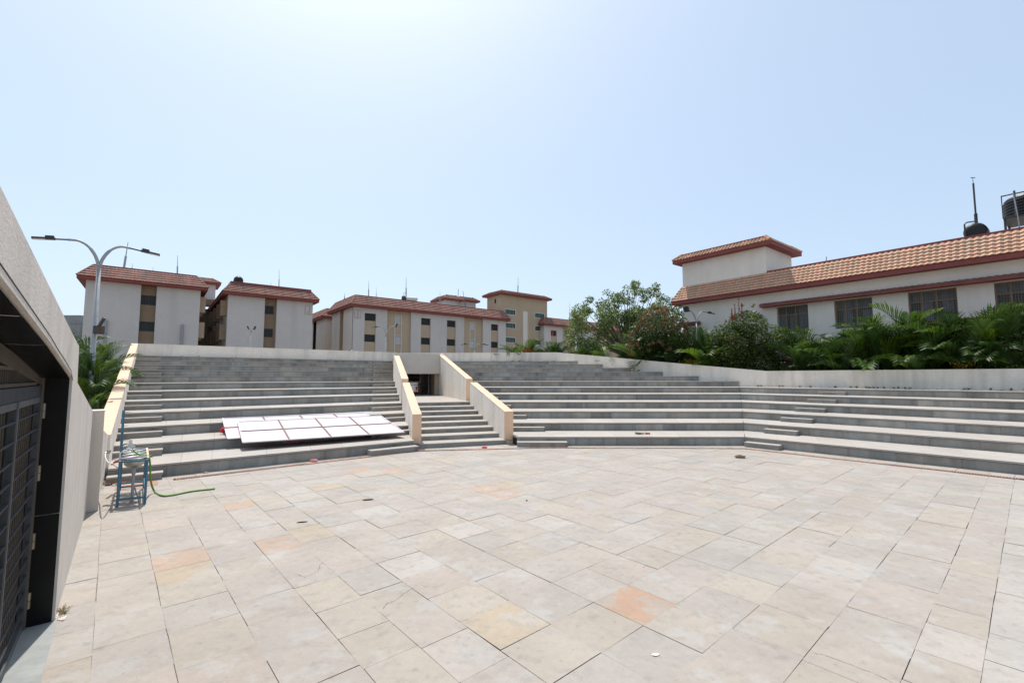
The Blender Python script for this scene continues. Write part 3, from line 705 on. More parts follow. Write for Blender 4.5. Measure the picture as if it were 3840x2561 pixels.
m=MB(); facade(m,sideP(22.1),79.5,84.5,0,12.2,[],0); facade(m,sideP(22.1),86.5,100,0,12.2,[],0); m.face([B.p(22.1,79.5,0),B.p(23.4,79.5,0),B.p(23.4,79.5,12.2),B.p(22.1,79.5,12.2)]); m.build('wall','wall_cream',ib2)
m=MB(); facade(m,sideP(22.8),84.5,86.5,0,12.2,[],0); m.prism([B.p(22.9,80),B.p(34,80),B.p(34,99),B.p(22.9,99)],0,12.1); m.build('wall_recess','wall_tan',ib2)
mansard(ib2,B,22.1,34,79.5,100,12.15,.33,.62,.36,1.35,5,.4)
# turret of the I block
t2=thing('roof_turret','white roof turret with two small tiled caps behind the ridge of the long block','building',B.p(40,71,14))
m=MB(); m.prism([B.p(40.1,70.5),B.p(42.9,70.5),B.p(42.9,74.5),B.p(40.1,74.5)],12,16.1); m.prism([B.p(42.9,71.2),B.p(47,71.2),B.p(47,74.5),B.p(42.9,74.5)],12,16.35); m.build('wall','wall_paint',t2)
mansard(t2,B,40.1,42.9,70.5,74.5,16.0,.2,.6,.5,.8,4,.4,ridge_h=.06)
mansard(t2,B,43.4,47,71.2,74.5,16.25,.2,.6,.5,.7,4,.4,ridge_h=.06)
m=MB(); m.tube([B.p(42.6,70.3,13),B.p(42.6,70.3,18.2)],.05,6); m.tube([B.p(43.4,70.0,17.9),B.p(44.2,70.2,14.2)],.045,6); m.tube([B.p(44.6,70.9,13),B.p(44.6,70.9,16.2)],.06,6); m.build('pipe','grey_pipe',t2)
# tan tower
tw_=thing('stair_tower','tan stair tower with tiled cap, small white framed windows and a pale vertical strip','tower',B.p(49.4,66.5))
P=front(66.5)
hw=[(50.42,52.78,z,z+.86) for z in (13.9,11.36,8.7,6.0,3.3)]+[(57.65,60.08,z,z+.84) for z in (13.86,11.3,8.6,5.9,3.2)]
m=MB(); facade(m,P,49.42,60.9,0,17.5,hw,.15)
P4=sideP(49.42); facade(m,P4,66.5,70.9,0,17.5,[(68.0,68.55,16.0,16.85)],.2); m.face([B.p(60.9,66.5,0),B.p(60.9,71,0),B.p(60.9,71,17.5),B.p(60.9,66.5,17.5)]); m.face([B.p(49.42,70.9,0),B.p(60.9,70.9,0),B.p(60.9,70.9,17.5),B.p(49.42,70.9,17.5)])
m.build('wall','wall_tan',tw_)
for i,h in enumerate(hw): window(tw_,P,*h,.15,glass='glass_green',bars=(0,0),mullions=[(.33,None),(.66,None)],fm='grille_metal',fw=.05)
window(tw_,P4,68.0,68.55,16.0,16.85,.2,bars=(0,3))
m=MB()
for (a,b_,c,d) in hw:
    for q in ((a-.1,b_+.1,c-.1,c),(a-.1,b_+.1,d,d+.1),(a-.1,a,c,d),(b_,b_+.1,c,d)): m.box(B.p(q[0],66.46,q[2]),B.t*(q[1]-q[0]),B.n*.037,UP*(q[3]-q[2]))
a,b_=54.66,55.8
for q in ((a,b_,14.7,14.8),(a,a+.1,0,14.7),(b_-.1,b_,0,14.7)): m.box(B.p(q[0],66.46,q[2]),B.t*(q[1]-q[0]),B.n*.037,UP*(q[3]-q[2]))
m.build('window_surround','frame_white',tw_)
m=MB(); m.box(B.p(a+.1,66.48,0),B.t*(b_-a-.2),B.n*.017,UP*14.7); m.build('strip','wall_cream',tw_)
mansard(tw_,B,49.42,60.9,66.5,70.9,17.45,.25,.7,.5,.65,4,.4,ridge_h=.07)
# right wing
rw=thing('hostel_wing','low right wing with tiled roof beyond the tan tower','building',B.p(60,NB))
m=MB(); facade(m,front(NB),59.1,64.1,0,12.3,[(60.85,62.43,0,11.45)],.14); m.face([B.p(59.1,NB,0),B.p(59.1,NB+1.2,0),B.p(59.1,NB+1.2,12.3),B.p(59.1,NB,12.3)]); facade(m,front(NB),68,73,0,12.3,[],0); m.build('wall','wall_paint',rw)
m=MB(); facade(m,front(NB+.14),60.85,62.43,0,11.45,[(60.86,62.42,z,z+1.05) for z in (10.38,7.3,4.2)],.2); facade(m,front(NB+.3),64.1,68,0,12.3,[],0); facade(m,front(NB+.3),73,90,0,12.3,[],0); m.build('wall_bay','wall_tan',rw)
for z in (10.38,7.3,4.2): window(rw,front(NB+.14),60.86,62.42,z,z+1.05,.2,bars=(9,0),mullions=[(.5,None)],bw=.028)
m=MB(); m.box(B.p(61.3,NB+.24,10.45),B.t*.5,B.n*.02,UP*.85); m.build('red_curtain','shirt_red',rw)
mansard(rw,B,59.1,90,NB,78,12.3,.3,.62,.36,1.25,5,.4)
# far grey block at the left
fb=thing('concrete_block','distant bare grey concrete building behind the plastered gate wall','building',(-75,80,0))
p0=atY(215,1176,85); p1=atY(302,1182,85)
m=MB(); m.prism([(p0.x-6,85),(p1.x,85),(p1.x,97),(p0.x-6,97)],0,p1.z); m.prism([(p1.x,86),(p1.x+1.6,86),(p1.x+1.6,96),(p1.x,96)],0,atY(310,1224,86).z); m.build('wall','concrete_grey',fb)
m=MB(); m.prism([(p0.x-6.1,84.9),(p1.x+.1,84.9),(p1.x+.1,97.1),(p0.x-6.1,97.1)],p1.z-1.6,p1.z-1.4); m.build('slab_edge','concrete_grey',fb)

# ------------------------------------------------------------------ right building
rb=thing('school_building','long white building with terracotta tile roof and barred windows at the right','building',B.p(31,5))
RT=31.0; P=lambda u,z,d: B.p(RT+d,u,z)
wn=[(10.5,12.26),(7.35,9.14),(3.97,5.83),(.85,2.70),(-2.4,-.5)]
hol=[(a,b_,5.07,6.72) for a,b_ in wn]
low=[(9.2,11.6,1.5,3.1),(5.8,8.3,1.5,3.1)]
m=MB(); facade(m,P,-8,18.8,0,7.68,hol+low,.22)
m.face([B.p(RT,18.8,0),B.p(RT+10,18.8,0),B.p(RT+10,18.8,7.68),B.p(RT,18.8,7.68)])
m.build('wall','wall_cream',rb)
cs=[[(0,.32,0,.98),(.36,.62,.05,.66),(.72,1,0,.7)],[(0,.28,.02,.6),(.55,.8,.05,.66),(.0,1,.72,.97)],[(.08,.3,.05,.66),(.5,.76,.0,.66),(0,1,.72,.97)],[(.1,.4,0,.66),(.0,1,.72,.97)],[(.1,.4,0,.66)]]
for h,cu in zip(hol,cs):
    window(rb,P,*h,.22,bars=(19,13),bw=.011,fm='grille_brown',fw=.06,curt=cu,mullions=[(.42,None),(.72,None),(None,.68)])
for h in low: window(rb,P,*h,.22,bars=(22,12),bw=.014,fm='grille_brown',fw=.06)
def awning(root,n0,n1,z,proj,h,name='awning',drop=.16,courses=2):
    m=MB(); m.prism([B.p(RT-proj,n0),B.p(RT-.003,n0),B.p(RT-.003,n1),B.p(RT-proj,n1)],z,z+h); a=m.build(name,'fascia_red',root)
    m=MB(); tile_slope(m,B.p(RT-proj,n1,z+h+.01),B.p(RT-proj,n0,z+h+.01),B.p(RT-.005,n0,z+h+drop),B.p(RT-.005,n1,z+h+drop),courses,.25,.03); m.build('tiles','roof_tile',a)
    return a
awning(rb,-8,13.1,6.77,.5,.10,drop=.17)
awning(rb,17.4,18.9,6.12,.35,.09,drop=.1); awning(rb,13.15,13.9,6.14,.3,.09,drop=.1)
awning(rb,9.0,12.6,3.15,.45,.12,drop=.15); awning(rb,5.7,8.6,3.12,.45,.12,drop=.15)
pc=awning(rb,-8,5.5,4.35,1.3,.18,name='porch_roof',drop=.62,courses=5)
m=MB()
for n_ in (5.2,2.2,-.8,-3.8): m.prism([B.p(RT-1.2,n_-.12),B.p(RT-.95,n_-.12),B.p(RT-.95,n_+.12),B.p(RT-1.2,n_+.12)],0,4.34)
m.build('porch_columns','wall_tan',pc)
m=MB(); m.prism([B.p(RT-.9,5.4),B.p(RT-.004,5.4),B.p(RT-.004,2.5),B.p(RT-.9,2.5)],0,4.3); m.build('porch_wall','wall_tan',rb)
m=MB(); m.prism([B.p(RT-1.25,5.45),B.p(RT-.004,5.45),B.p(RT-.004,-8),B.p(RT-1.25,-8)],5.0+.0,5.08-.02); m.build('sill_band','fascia_red',rb)
m=MB(); m.prism([B.p(RT-.10,18.9),B.p(RT-.0+10,18.9),B.p(RT+10,-8.2),B.p(RT-.10,-8.2)],7.655,7.675); 
m.build('soffit','wall_cream',rb)
# main roof skirt
m=MB(); m.prism([B.p(RT-.58,19.38),B.p(RT+11,19.38),B.p(RT+11,-8.9),B.p(RT-.58,-8.9)],7.68,7.92); rr=m.build('roof','fascia_red',rb)
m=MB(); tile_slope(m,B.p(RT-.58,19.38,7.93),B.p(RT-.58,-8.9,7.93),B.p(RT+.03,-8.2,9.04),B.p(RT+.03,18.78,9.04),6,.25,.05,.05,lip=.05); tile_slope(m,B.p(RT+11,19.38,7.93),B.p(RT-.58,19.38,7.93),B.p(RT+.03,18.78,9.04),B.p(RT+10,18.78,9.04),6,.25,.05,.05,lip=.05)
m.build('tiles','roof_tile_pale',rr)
m=MB(); m.prism([B.p(RT+.05,18.74),B.p(RT+10,18.74),B.p(RT+10,-8.1),B.p(RT+.05,-8.1)],7.93,8.98); m.build('roof_deck','roof_deck',rr)
m=MB(); m.bar(B.p(RT+.06,12.75,9.08),B.p(RT+.06,-8.1,9.08),.12,.16); m.build('ridge','fascia_red',rr)
# turret
rt_=thing('roof_turret','white roof turret with a tiled cap on the left end of the terracotta roofed building','building',B.p(31.7,16,9))
m=MB(); m.prism([B.p(31.03,12.77),B.p(35.1,12.77),B.p(35.1,18.76),B.p(31.03,18.76)],7.95,10.9); m.build('wall','wall_cream',rt_)
mansard(rt_,B,31.03,35.1,12.77,18.76,10.80,.22,.50,.02,.42,4,.24,tile='roof_tile_pale',ridge_h=.08)
# water tanks
w1=thing('water_tank','black horizontal water tank lying on the right roof ridge, with a bent pipe','tank',B.p(34,3.4,9.5))
m=MB(); c0=B.p(33.6,3.45,9.95); c1=B.p(34.9,3.45,9.95)
d=(c1-c0); pts=[c0,c0+d*.03,c0+d*.12,c0+d*.5,c0+d*.88,c0+d*.97,c1]; m.tube(pts,[.28,.40,.46,.475,.46,.40,.28],24); m.build('tank_body','black_plastic',w1,True)
m=MB(); m.tube([B.p(33.5,3.82,9.2),B.p(33.5,3.80,10.38),B.p(33.52,3.72,10.46),B.p(33.6,3.35,10.46)],.035,8); m.build('pipe','lamp_black',w1)
w2=thing('water_tank','ribbed black water tank raised on a steel stand at the right edge','tank',B.p(34,1.6,10.3))
KR=1.06
prof=[(.98,0)]
for i in range(6): prof+=[(.98,.06+i*.15),(1.02,.09+i*.15),(1.02,.13+i*.15),(.98,.16+i*.15)]
prof+=[(.98,1.0),(.9,1.10),(.5,1.22),(.3,1.25)]
cT=B.p(34.75,1.40,10.36); prof=[(a_*KR,b_) for a_,b_ in prof]; m=MB(); m.lathe(cT,prof,32); m.build('tank_body','black_plastic',w2,False)
m=MB()
for (a,b_) in ((-.62,-1),(-.62,1.05),(1.3,-1),(1.3,1.05)):
    q=B.p(34.2+a,1.3+b_*1.0,0); m.bar(q+UP*9.15,q+UP*10.3,.07)
q0=[B.p(33.5,.25,10.24),B.p(33.5,2.45,10.24),B.p(35.6,2.45,10.24),B.p(35.6,.25,10.24)]
m.prism([B.p(33.5,.2),B.p(33.5,2.4),B.p(35.7,2.4),B.p(35.7,.2)],10.24,10.34)
m.bar(B.p(33.5,2.42,11.45),B.p(33.5,.2,11.45),.05); m.bar(B.p(33.5,2.4,10.3),B.p(33.5,2.4,11.46),.03); m.bar(B.p(33.48,1.95,10.3),B.p(33.48,1.95,11.6),.06); 
m.build('stand','lamp_black',w2)
m=MB(); m.tube([B.p(33.42,1.98,11.5),B.p(33.4,1.9,10.3),B.p(33.4,1.85,9.2)],.025,8); m.build('pipe','grey_pipe',w2)

# solar heater on the I block
sh=thing('solar_heater','white cylindrical solar heater drum on the long block roof','solar heater',B.p(31,67,14.4))
m=MB(); c0=B.p(30.9,67,14.72); c1=B.p(32.85,67,14.85); m.tube([c0,lerp(c0,c1,.04),lerp(c0,c1,.96),c1],[.26,.33,.33,.26],18); m.build('drum','frame_white',sh)
m=MB(); m.lathe(B.p(30.55,67,14.2),[(.3,0),(.36,.4),(.3,.85),(.1,1.0)],16); m.tube([B.p(30.5,66.9,15.2),B.p(30.5,66.9,15.7),B.p(31.0,66.9,15.45)],.03,6); m.bar(B.p(31.2,67,14.0),B.p(31.2,67,14.5),.06); m.bar(B.p(32.5,67,14.0),B.p(32.5,67,14.6),.06); m.build('stand','lamp_black',sh)

# lightning rods: pixel of foot, pixel of tip, depth line n, thickness
def rod(px0,px1,n,r_,label,fat=0):
    a=onpl(*px0,B.n*n,B.n); b_=onpl(*px1,B.n*n,B.n)
    o=thing('lightning_rod',label,'mast',a,'thin masts on the roofs'); m=MB()
    a=a-UP*.4
    m.tube([a,lerp(a,b_,.5),lerp(a,b_,.5),b_],[r_*1.6,r_*1.6,r_*.8,r_*.4],6); m.build('mast','pole_grey' if not fat else 'lamp_black',o)
for a,b_,n,r_,lab in [((464,1002),(480,908),68,.07,'leaning mast on the left edge of the left block roof'),((495,1006),(496,988),68,.03,'very short rod left of centre on the left block roof'),((573,1016),(574,1002),68,.03,'very short rod on the middle of the left block roof'),((665,1028),(666,958),68,.05,'thin upright mast on the right half of the left block roof'),
    ((1046,1074),(1047,1012),68,.04,'thin mast on the roof of the block marked J'),((1016,1070),(1016,1058),68,.03,'short rod beside the thin mast on the block marked J'),((1382,1110),(1383,1052),68,.05,'mast near the left corner of the long block roof'),((1411,1113),(1411,1078),68,.03,'faint short mast on the left part of the long block roof'),
    ((1523,1112),(1523,1040),68,.06,'tall mast standing over the white solar heater'),((1650,1142),(1650,1092),68,.04,'thin mast just left of the small white roof turret'),((1942,1095),(1943,1038),68.5,.06,'mast on top of the tan tower'),((2136,1200),(2136,1135),68,.05,'mast on the roof of the low right wing'),((1291,1118),(1293,1100),72,.05,'small mast on the left slope of the long block')]:
    rod(a,b_,n,r_,lab)
o=thing('antenna_mast','tall dark stepped mast with a tiny weather vane behind the lying black tank','mast',B.p(34.3,3.1,9.2))
p0=onpl(3662,850,B.t*34.6,B.t); p1=onpl(3659,802,B.t*34.6,B.t); p2=onpl(3650,688,B.t*34.6,B.t); p3=onpl(3648,668,B.t*34.6,B.t)
m=MB(); m.tube([p0-UP*1.2,p0,p1],.07,8); m.tube([p1,p2],.04,8); m.tube([p2,p3],.012,6); m.bar(p3+B.n*.08+UP*.05,p3-B.n*.10-UP*.02,.03); m.build('mast','lamp_black',o)
o=thing('lightning_rod','short rod on the terracotta ridge right of the turret','mast',B.p(32,9,9.2)); a=onpl(3098,988,B.t*32,B.t); b_=onpl(3099,963,B.t*32,B.t); m=MB(); m.tube([a-UP*.2,b_],.02,6); m.build('mast','lamp_black',o)

# ------------------------------------------------------------------ street lamps
def twin_lamp(label,base,fork,top,span,direc,rp,head='slab',kinds=('slab','slab'),drop=.25,group='twin armed lamp posts'):
    base=Vector(base); o=thing('street_lamp',label,'street lamp',base,group); d=Vector((math.cos(R(direc)),math.sin(R(direc)),0))
    m=MB(); m.tube([base,base+UP*(fork-base.z)*.33,base+UP*(fork-base.z)],[rp,rp*.85,rp*.62],14); pole=m.build('pole','pole_grey',o,True)
    for sgn,sp_,kd in ((-1,span[0],kinds[0]),(1,span[1],kinds[1])):
        pts=[]; n=12; h=top-fork
        for i in range(n+1):
            a=i/n; x=sp_*(1-math.cos(a*math.pi/2))**1.0*.0+sp_*(a**1.6); z=fork-.02+h*math.sin(min(1,a*1.12)*math.pi/2)-(.04*h*max(0,a-.8)*5)
            pts.append(base*1+d*sgn*x+UP*(z-base.z)+d*sgn*rp*.25)
        m=MB(); m.tube(pts,[rp*.55]*6+[rp*.42]*(n-5),10); am=m.build('arm','pole_grey',o,True)
        e=pts[-1]; dd=(pts[-1]-pts[-2]).normalized()
        m=MB()
        if kd=='slab':
            m.tube([e,e+dd*.3],rp*.28,8); q=e+dd*.28; side=dd.cross(UP).normalized()
            m.box(q-side*.09-UP*.02,dd*.52,side*.18,UP*.055); m.box(q-side*.07+dd*.03+UP*.035,dd*.2,side*.14,UP*.06); hd=m.build('lamp_head','lamp_black',am)
            m=MB(); m.box(q-side*.07+dd*.22-UP*.035,dd*.27,side*.14,UP*.014); m.build('lens','lamp_lens',hd)
        else:
            side=dd.cross(UP).normalized(); q=e; m.box(q-side*.22-d*.05-UP*.05,side*.44,UP*.34+d*sgn*.12,d*.10+UP*-.02); hd=m.build('lamp_head','lamp_black',am)
            m=MB(); m.box(q-side*.17-d*.065-UP*.0,side*.34,UP*.25+d*sgn*.09,d*.012); m.build('lens','lamp_lens',hd)
    return o
lp=(-13.6,14.75,0)
lb=twin_lamp('large grey twin armed lamp post standing among palms beyond the left side wall',lp,5.95,6.72,(.76,.74),40,.09)
m=MB(); q=Vector((-13.6,14.75,3.82)); 
m.cbox(q+Vector((.19,-.05,0)),.22,.2,.26,.3); bx=m.build('junction_box','steel_brown',lb)
m=MB(); m.bar(q+Vector((.22,-.1,.1)),q+Vector((.48,-.2,.38)),.07); m.build('camera_arm','lamp_black',bx)
def lampat(px,base_y,Y,fy,ty,spl,spr,label,kinds,rp=.06,direc=30):
    f=atY(px,fy,Y); t=atY(px,ty,Y); twin_lamp(label,(f.x,Y,0),f.z,t.z,(spl,spr),direc,rp,kinds=kinds)
lampat(1447,0,44,1262,1222,.55,.9,'small twin lamp post in front of the first tan bay of the long block',('slab','flood'),.065,10)
lampat(1779,0,44,1310,1288,.5,.55,'small twin lamp post low over the parapet before the second tan bay',('slab','slab'),.065,15)
lampat(941,0,46,1250,1232,.2,.25,'small white lamp post with two floodlights before the block marked J',('flood','flood'),.05,20)
lampat(2612,0,31,1210,1165,.75,.75,'curved twin lamp post before the turret end of the right building',('flood','slab'),.07,20)
fl=thing('floodlight','small black floodlight sitting on the back parapet top','floodlight',L.p(12.1,34.9,4.3))
a=onpl(1318,1313,B.n*34.9,B.n); m=MB(); m.cbox(a,.22,.1,.16,R(38)); m.cbox(a-UP*.1,.06,.06,.1,R(38)); m.build('housing','lamp_black',fl); m=MB(); m.cbox(a-B.n*.056,.16,.006,.11,R(38)); m.build('lens','lamp_lens',fl)

# ------------------------------------------------------------------ wash stand, hose
wd=Vector((.34,.20,0)).normalized(); ld=Vector((-.634,.773,0)).normalized()
W0=Vector((-7.0,8.27,0)); SWD=.385; SLN=1.58; SH=.80
def wp(a,b_,z): return W0+wd*a+ld*b_+UP*z
wsn=thing('wash_stand','blue steel wash stand with a row of steel basins, taps and a tall rear post','wash stand',W0)
m=MB()
for a in (0,SWD): m.bar(wp(a,0,0),wp(a,0,SH),.028)
for a in (0,SWD): m.bar(wp(a,SLN,0),wp(a,SLN,SH),.028)
m.bar(wp(0,SLN*.5,0),wp(0,SLN*.5,SH+.17),.026)
m.bar(wp(-.02,SLN,SH),wp(-.02,SLN,1.62),.032)
for z in (.13,SH-.015): 
    m.bar(wp(0,0,z),wp(SWD,0,z),.028); m.bar(wp(0,SLN,z),wp(SWD,SLN,z),.028)
m.bar(wp(0,0,.2),wp(0,SLN,.2),.028); m.bar(wp(SWD,0,.2),wp(SWD,SLN,.2),.028); m.bar(wp(0,0,SH-.015),wp(0,SLN,SH-.015),.028); m.bar(wp(SWD,0,SH-.015),wp(SWD,SLN,SH-.015),.028)
m.bar(wp(0,SLN*.5,.2),wp(SWD,SLN*.5,.2),.026)
m.build('frame','blue_paint',wsn)
for i in range(4):
    cb=wp(SWD*.52,.22+i*.385,SH+.012); A=.158; Bq=.15; k=28
    m=MB(); rings=[]
    rz=math.atan2(wd.y,wd.x)
    for (r_,z) in ((1.22,0),(1.22,.012),(1.0,.012),(.95,-.03),(.85,-.10),(.55,-.15),(.12,-.16),(.12,-.172),(.6,-.165),(.93,-.11),(1.02,-.03),(1.05,0)):
        rings.append([m.vert(cb+wd*(A*r_*math.cos(2*math.pi*j/k))+ld*(Bq*r_*math.sin(2*math.pi*j/k))+UP*z) for j in range(k)])
    for a_,b_ in zip(rings,rings[1:]):
        for j in range(k): m.f.append((a_[j],a_[(j+1)%k],b_[(j+1)%k],b_[j])); m.c.append((1,1,1))
    m.build('basin','sink_steel',wsn,True)
    m=MB(); q=wp(-.01,.22+i*.385,SH-.25)
    m.tube([q,q+UP*.36,q+UP*.40+wd*.04,q+UP*.40+wd*.13],.013,8); m.build('tap_pipe','blue_paint' if i%2 else 'white_plastic',wsn)
    m=MB(); q2=wp(.10,.22+i*.385,SH+.17); m.tube([q2,q2+wd*.05,q2+wd*.06-UP*.06],.014,8); m.cbox(q2+UP*.025,.03,.05,.02); m.build('tap','white_plastic',wsn)
m=MB(); q=wp(SWD*.52,.22,SH-.16); m.tube([q,q-UP*.1,q-UP*.12],.032,12); m.tube([q-UP*.1,q-UP*.52],.024,12); m.tube([q-UP*.52,q-UP*.62],.03,12); m.bar(q+ld*.1-UP*.3,q+wd*.13-UP*.72+ld*.1,.02); m.build('waste_pipe','grey_pipe',wsn)
m=MB(); m.bar(wp(SWD+.012,.05,SH+.012),wp(SWD+.012,SLN-.05,SH+.012),.03,.03); m.build('wood_edge','coping_peach',wsn)
hs=thing('water_filter','white plastic valve and bottle fixed over the basins of the wash stand','water valve',wp(.1,.6,SH+.2))
m=MB(); q=wp(.13,.62,SH+.12)
m.tube([q-UP*.02,q+UP*.07],.030,12); m.tube([q+UP*.07,q+UP*.13],.036,12); m.tube([q+UP*.13,q+UP*.19],.024,12); m.tube([q+UP*.1,q+UP*.1+wd*.08],.014,8); m.tube([q+UP*.05,q+UP*.05+wd*.07],.016,8); m.build('valve_body','white_plastic',hs)
ho=thing('garden_hose','bright green hose hanging from the wash stand and lying across the paving','hose',wp(.4,.2,0))
pts=[wp(.15,.60,SH+.13),wp(.28,.45,SH+.03),wp(.45,.2,SH+.02)]
for x,y,z in ((350+730/3.484,1500+740/3.484,.79),(350+742/3.484,1500+850/3.484,.62),(350+745/3.484,1500+1000/3.484,.36),(350+765/3.484,1500+1120/3.484,.15)): pts.append(atz(x,y,z))
for x,y in ((350+810/3.484,1500+1205/3.484),(350+900/3.484,1500+1247/3.484),(350+1000/3.484,1500+1245/3.484),(350+1130/3.484,1500+1222/3.484),(350+1300/3.484,1500+1188/3.484),(350+1588/3.484,1500+1157/3.484)): pts.append(atz(x,y,.018))
def smooth(pts,n=5):
    o=[]; P=[pts[0]]+list(pts)+[pts[-1]]
    for i in range(1,len(P)-2):
        a,b_,c,d=map(Vector,P[i-1:i+3])
        for k in range(n):
            t=k/n; o.append(.5*((2*b_)+(c-a)*t+(2*a-5*b_+4*c-d)*t*t+(3*b_-a-3*c+d)*t**3))
    o.append(Vector(pts[-1])); return o
m=MB(); m.tube(smooth(pts),.0165,10); m.build('hose_tube','hose_green',ho,True)
wh=thing('supply_hose','white braided hose running from a wall tap behind the wash stand','hose',atz(396,1780,.1))
m=MB(); z3=lambda u,v:(350+u/3.484,1500+v/3.484)
tp=onpl(*z3(160,690),L.p(-.755,12),L.t)
m.tube(smooth([tp,onpl(*z3(155,740),L.p(-.70,12),L.t),onpl(*z3(190,810),L.p(-.62,12),L.t),onpl(*z3(250,838),L.p(-.5,12),L.t),wp(-.02,.5,.6)]),.009,8); m.build('hose_tube','white_plastic',wh,True)
m=MB(); m.tube([tp-L.t*.05,tp+L.t*.07],.022,8); m.cbox(tp+L.t*.05+UP*.03,.05,.05,.05); m.build('wall_tap','sink_steel',wh)
oc=thing('rag','orange rag thrown over the rear post of the wash stand','rag',wp(-.1,.5,.8))
m=MB()
for i in range(9):
    a=wp(-.14+.035*i,.5+.02*math.sin(i*2),SH+.03-.06*abs(i-6)*.35+.02*math.sin(i*3)); m.face([a,a+wd*.045+UP*.03*math.sin(i),a+wd*.05+ld*.12-UP*.04,a+ld*.1-UP*.05],rt(.2))
m.build('cloth','orange_cloth',oc)

# ------------------------------------------------------------------ panels lying on the left stand
pn=(L.n+UP*.165).normalized(); pn=(UP-L.n*.165).normalized()
def onpanel(u,v,off): return onpl(600+u/2.137,1450+v/2.137,L.p(0,15.27,.60+off),pn)
def panel(label,corners,off,nu,nv,vis=True):
    c=[onpanel(*q,off) for q in corners]   # far-left, far-right, near-right, near-left
    o=thing('display_panel',label,'panel',c[3],'framed panels lying on the left stand')
    th=pn*.016
    m=MB(); m.v=[]; 
    P=c+[p-th for p in c]; i=[m.vert(p) for p in P]
    for q in ((3,2,1,0),(4,5,6,7),(0,1,5,4),(1,2,6,5),(2,3,7,6),(3,0,4,7)): m.f.append(tuple(i[k] for k in q)); m.c.append((1,1,1))
    m.build('sheet','panel_white',o)
    m=MB(); e=pn*.008
    for a,b_ in zip(c,c[1:]+c[:1]): m.bar(a+e*.3,b_+e*.3,.04,.028,up=pn)
    m.build('frame','panel_edge',o)
    m=MB()
    for i in range(1,nu): m.bar(lerp(c[0],c[1],i/nu)+e,lerp(c[3],c[2],i/nu)+e,.035,.03,up=pn)
    for j in range(1,nv): m.bar(lerp(c[0],c[3],j/nv)+e*.9,lerp(c[1],c[2],j/nv)+e*.9,.035,.028,up=pn)
    m.build('batten','panel_brown',o)
    m=MB(); f=pn*-.035
    m.face([c[0]+f,c[3]+f,c[2]+f,c[1]+f]); m.build('underside','cloth_pink',o)
    return c
panel('pinkish white framed panel lying on top, closer to the plaza',[(625,282),(1765,232),(1955,365),(665,448)],.05,4,2)
panel('pinkish white framed panel lying underneath and further back',[(502,255),(1640,210),(1835,330),(543,418)],.0,4,2)
sg=thing('crumpled_cloth','crumpled pink cloth in the shade under the front panel','cloth',atz(600+1080/2.137,1450+445/2.137,.3))
def blob(mb,c,sx,sy,sz,seed,rz=0,n=10,k=16,rough=.35,tint=(1,1,1)):
    rnd=random.Random(seed); rings=[]
    for i in range(n+1):
        a=math.pi*i/n-math.pi/2
        ring=[]
        for j in range(k):
            b_=2*math.pi*j/k; q=1+rough*(rnd.random()-.5)
            x,y,z=sx*math.cos(a)*math.cos(b_)*q,sy*math.cos(a)*math.sin(b_)*q,max(-.6*sz,sz*math.sin(a))*q
            ring.append(mb.vert(Vector(c)+Vector((x*math.cos(rz)-y*math.sin(rz),x*math.sin(rz)+y*math.cos(rz),z))))
        rings.append(ring)
    for a_,b_ in zip(rings,rings[1:]):
        for j in range(k): mb.f.append((a_[j],a_[(j+1)%k],b_[(j+1)%k],b_[j])); mb.c.append(tint)
m=MB(); blob(m,sg.location+UP*.05,.42,.12,.08,3,R(38)); m.build('cloth','cloth_pink',sg)
sg=thing('crumpled_cloth','bright pink cloth poking out at the left end of the rear panel','cloth',onpanel(512,350,-.06)); m=MB(); blob(m,sg.location,.10,.1,.10,5); m.build('cloth','red_paint',sg)

# ------------------------------------------------------------------ small things lying about
def small(name,label,cat,px,z,fn,material,part='body',group=None):
    p=atz(px[0],px[1],z); o=thing(name,label,cat,p,group); m=MB(); fn(m,p); m.build(part,material,o); return o
def broom(m,p,rz=0):
    d=Vector((math.cos(rz),math.sin(rz),0)); q=Vector((-d.y,d.x,0))
    for i in range(60):
        a=random.uniform(-1,1); h=random.uniform(.01,.07); s=p+d*.12+q*a*.015+UP*.03; e=p-d*random.uniform(.18,.30)+q*a*.10+UP*h; m.bar(s,e,.007,tint=rt(.3))
br=small('hand_broom','straw hand broom with a reddish handle lying on the lowest tier of the middle stand','broom',(2413,1628),RS,lambda m,p:broom(m,p,.05),'broom_straw','bristles')
m=MB(); p=Vector(br.location); m.tube([p+Vector((.08,0,.03)),p+Vector((.24,.02,.025))],[.028,.022],10); m.build('handle','fascia_red',br)
small('hand_broom','brown bundle of straw on the second tier by the wash stand','broom',(468,1652),RS*2,lambda m,p:broom(m,p,R(38)),'cloth_brown','bristles')
def bottle(m,p,rz): 
    d=Vector((math.cos(rz),math.sin(rz),0)); m.tube([p+UP*.035,p+d*.03+UP*.035,p+d*.17+UP*.035,p+d*.21+UP*.035,p+d*.24+UP*.035],[.03,.035,.035,.014,.014],12)
bo=small('plastic_bottle','clear plastic bottle with a pink label lying on the lowest left tier','bottle',(668,1692),RS,lambda m,p:bottle(m,p,R(30)),'curtain','bottle_body')
m=MB(); p=Vector(bo.location); d=Vector((math.cos(R(30)),math.sin(R(30)),0)); m.tube([p+d*.08+UP*.035,p+d*.13+UP*.035],.037,12); m.build('label_band','red_paint',bo); m=MB(); m.tube([p-d*.12+UP*.035,p-d*.02+UP*.035],.03,10); m.build('cap','white_plastic',bo)
small('plastic_bottle','crushed clear bottle beside the wash stand on the lowest tier','bottle',(568,1703),RS,lambda m,p:bottle(m,p,R(20)),'white_plastic','bottle_body')
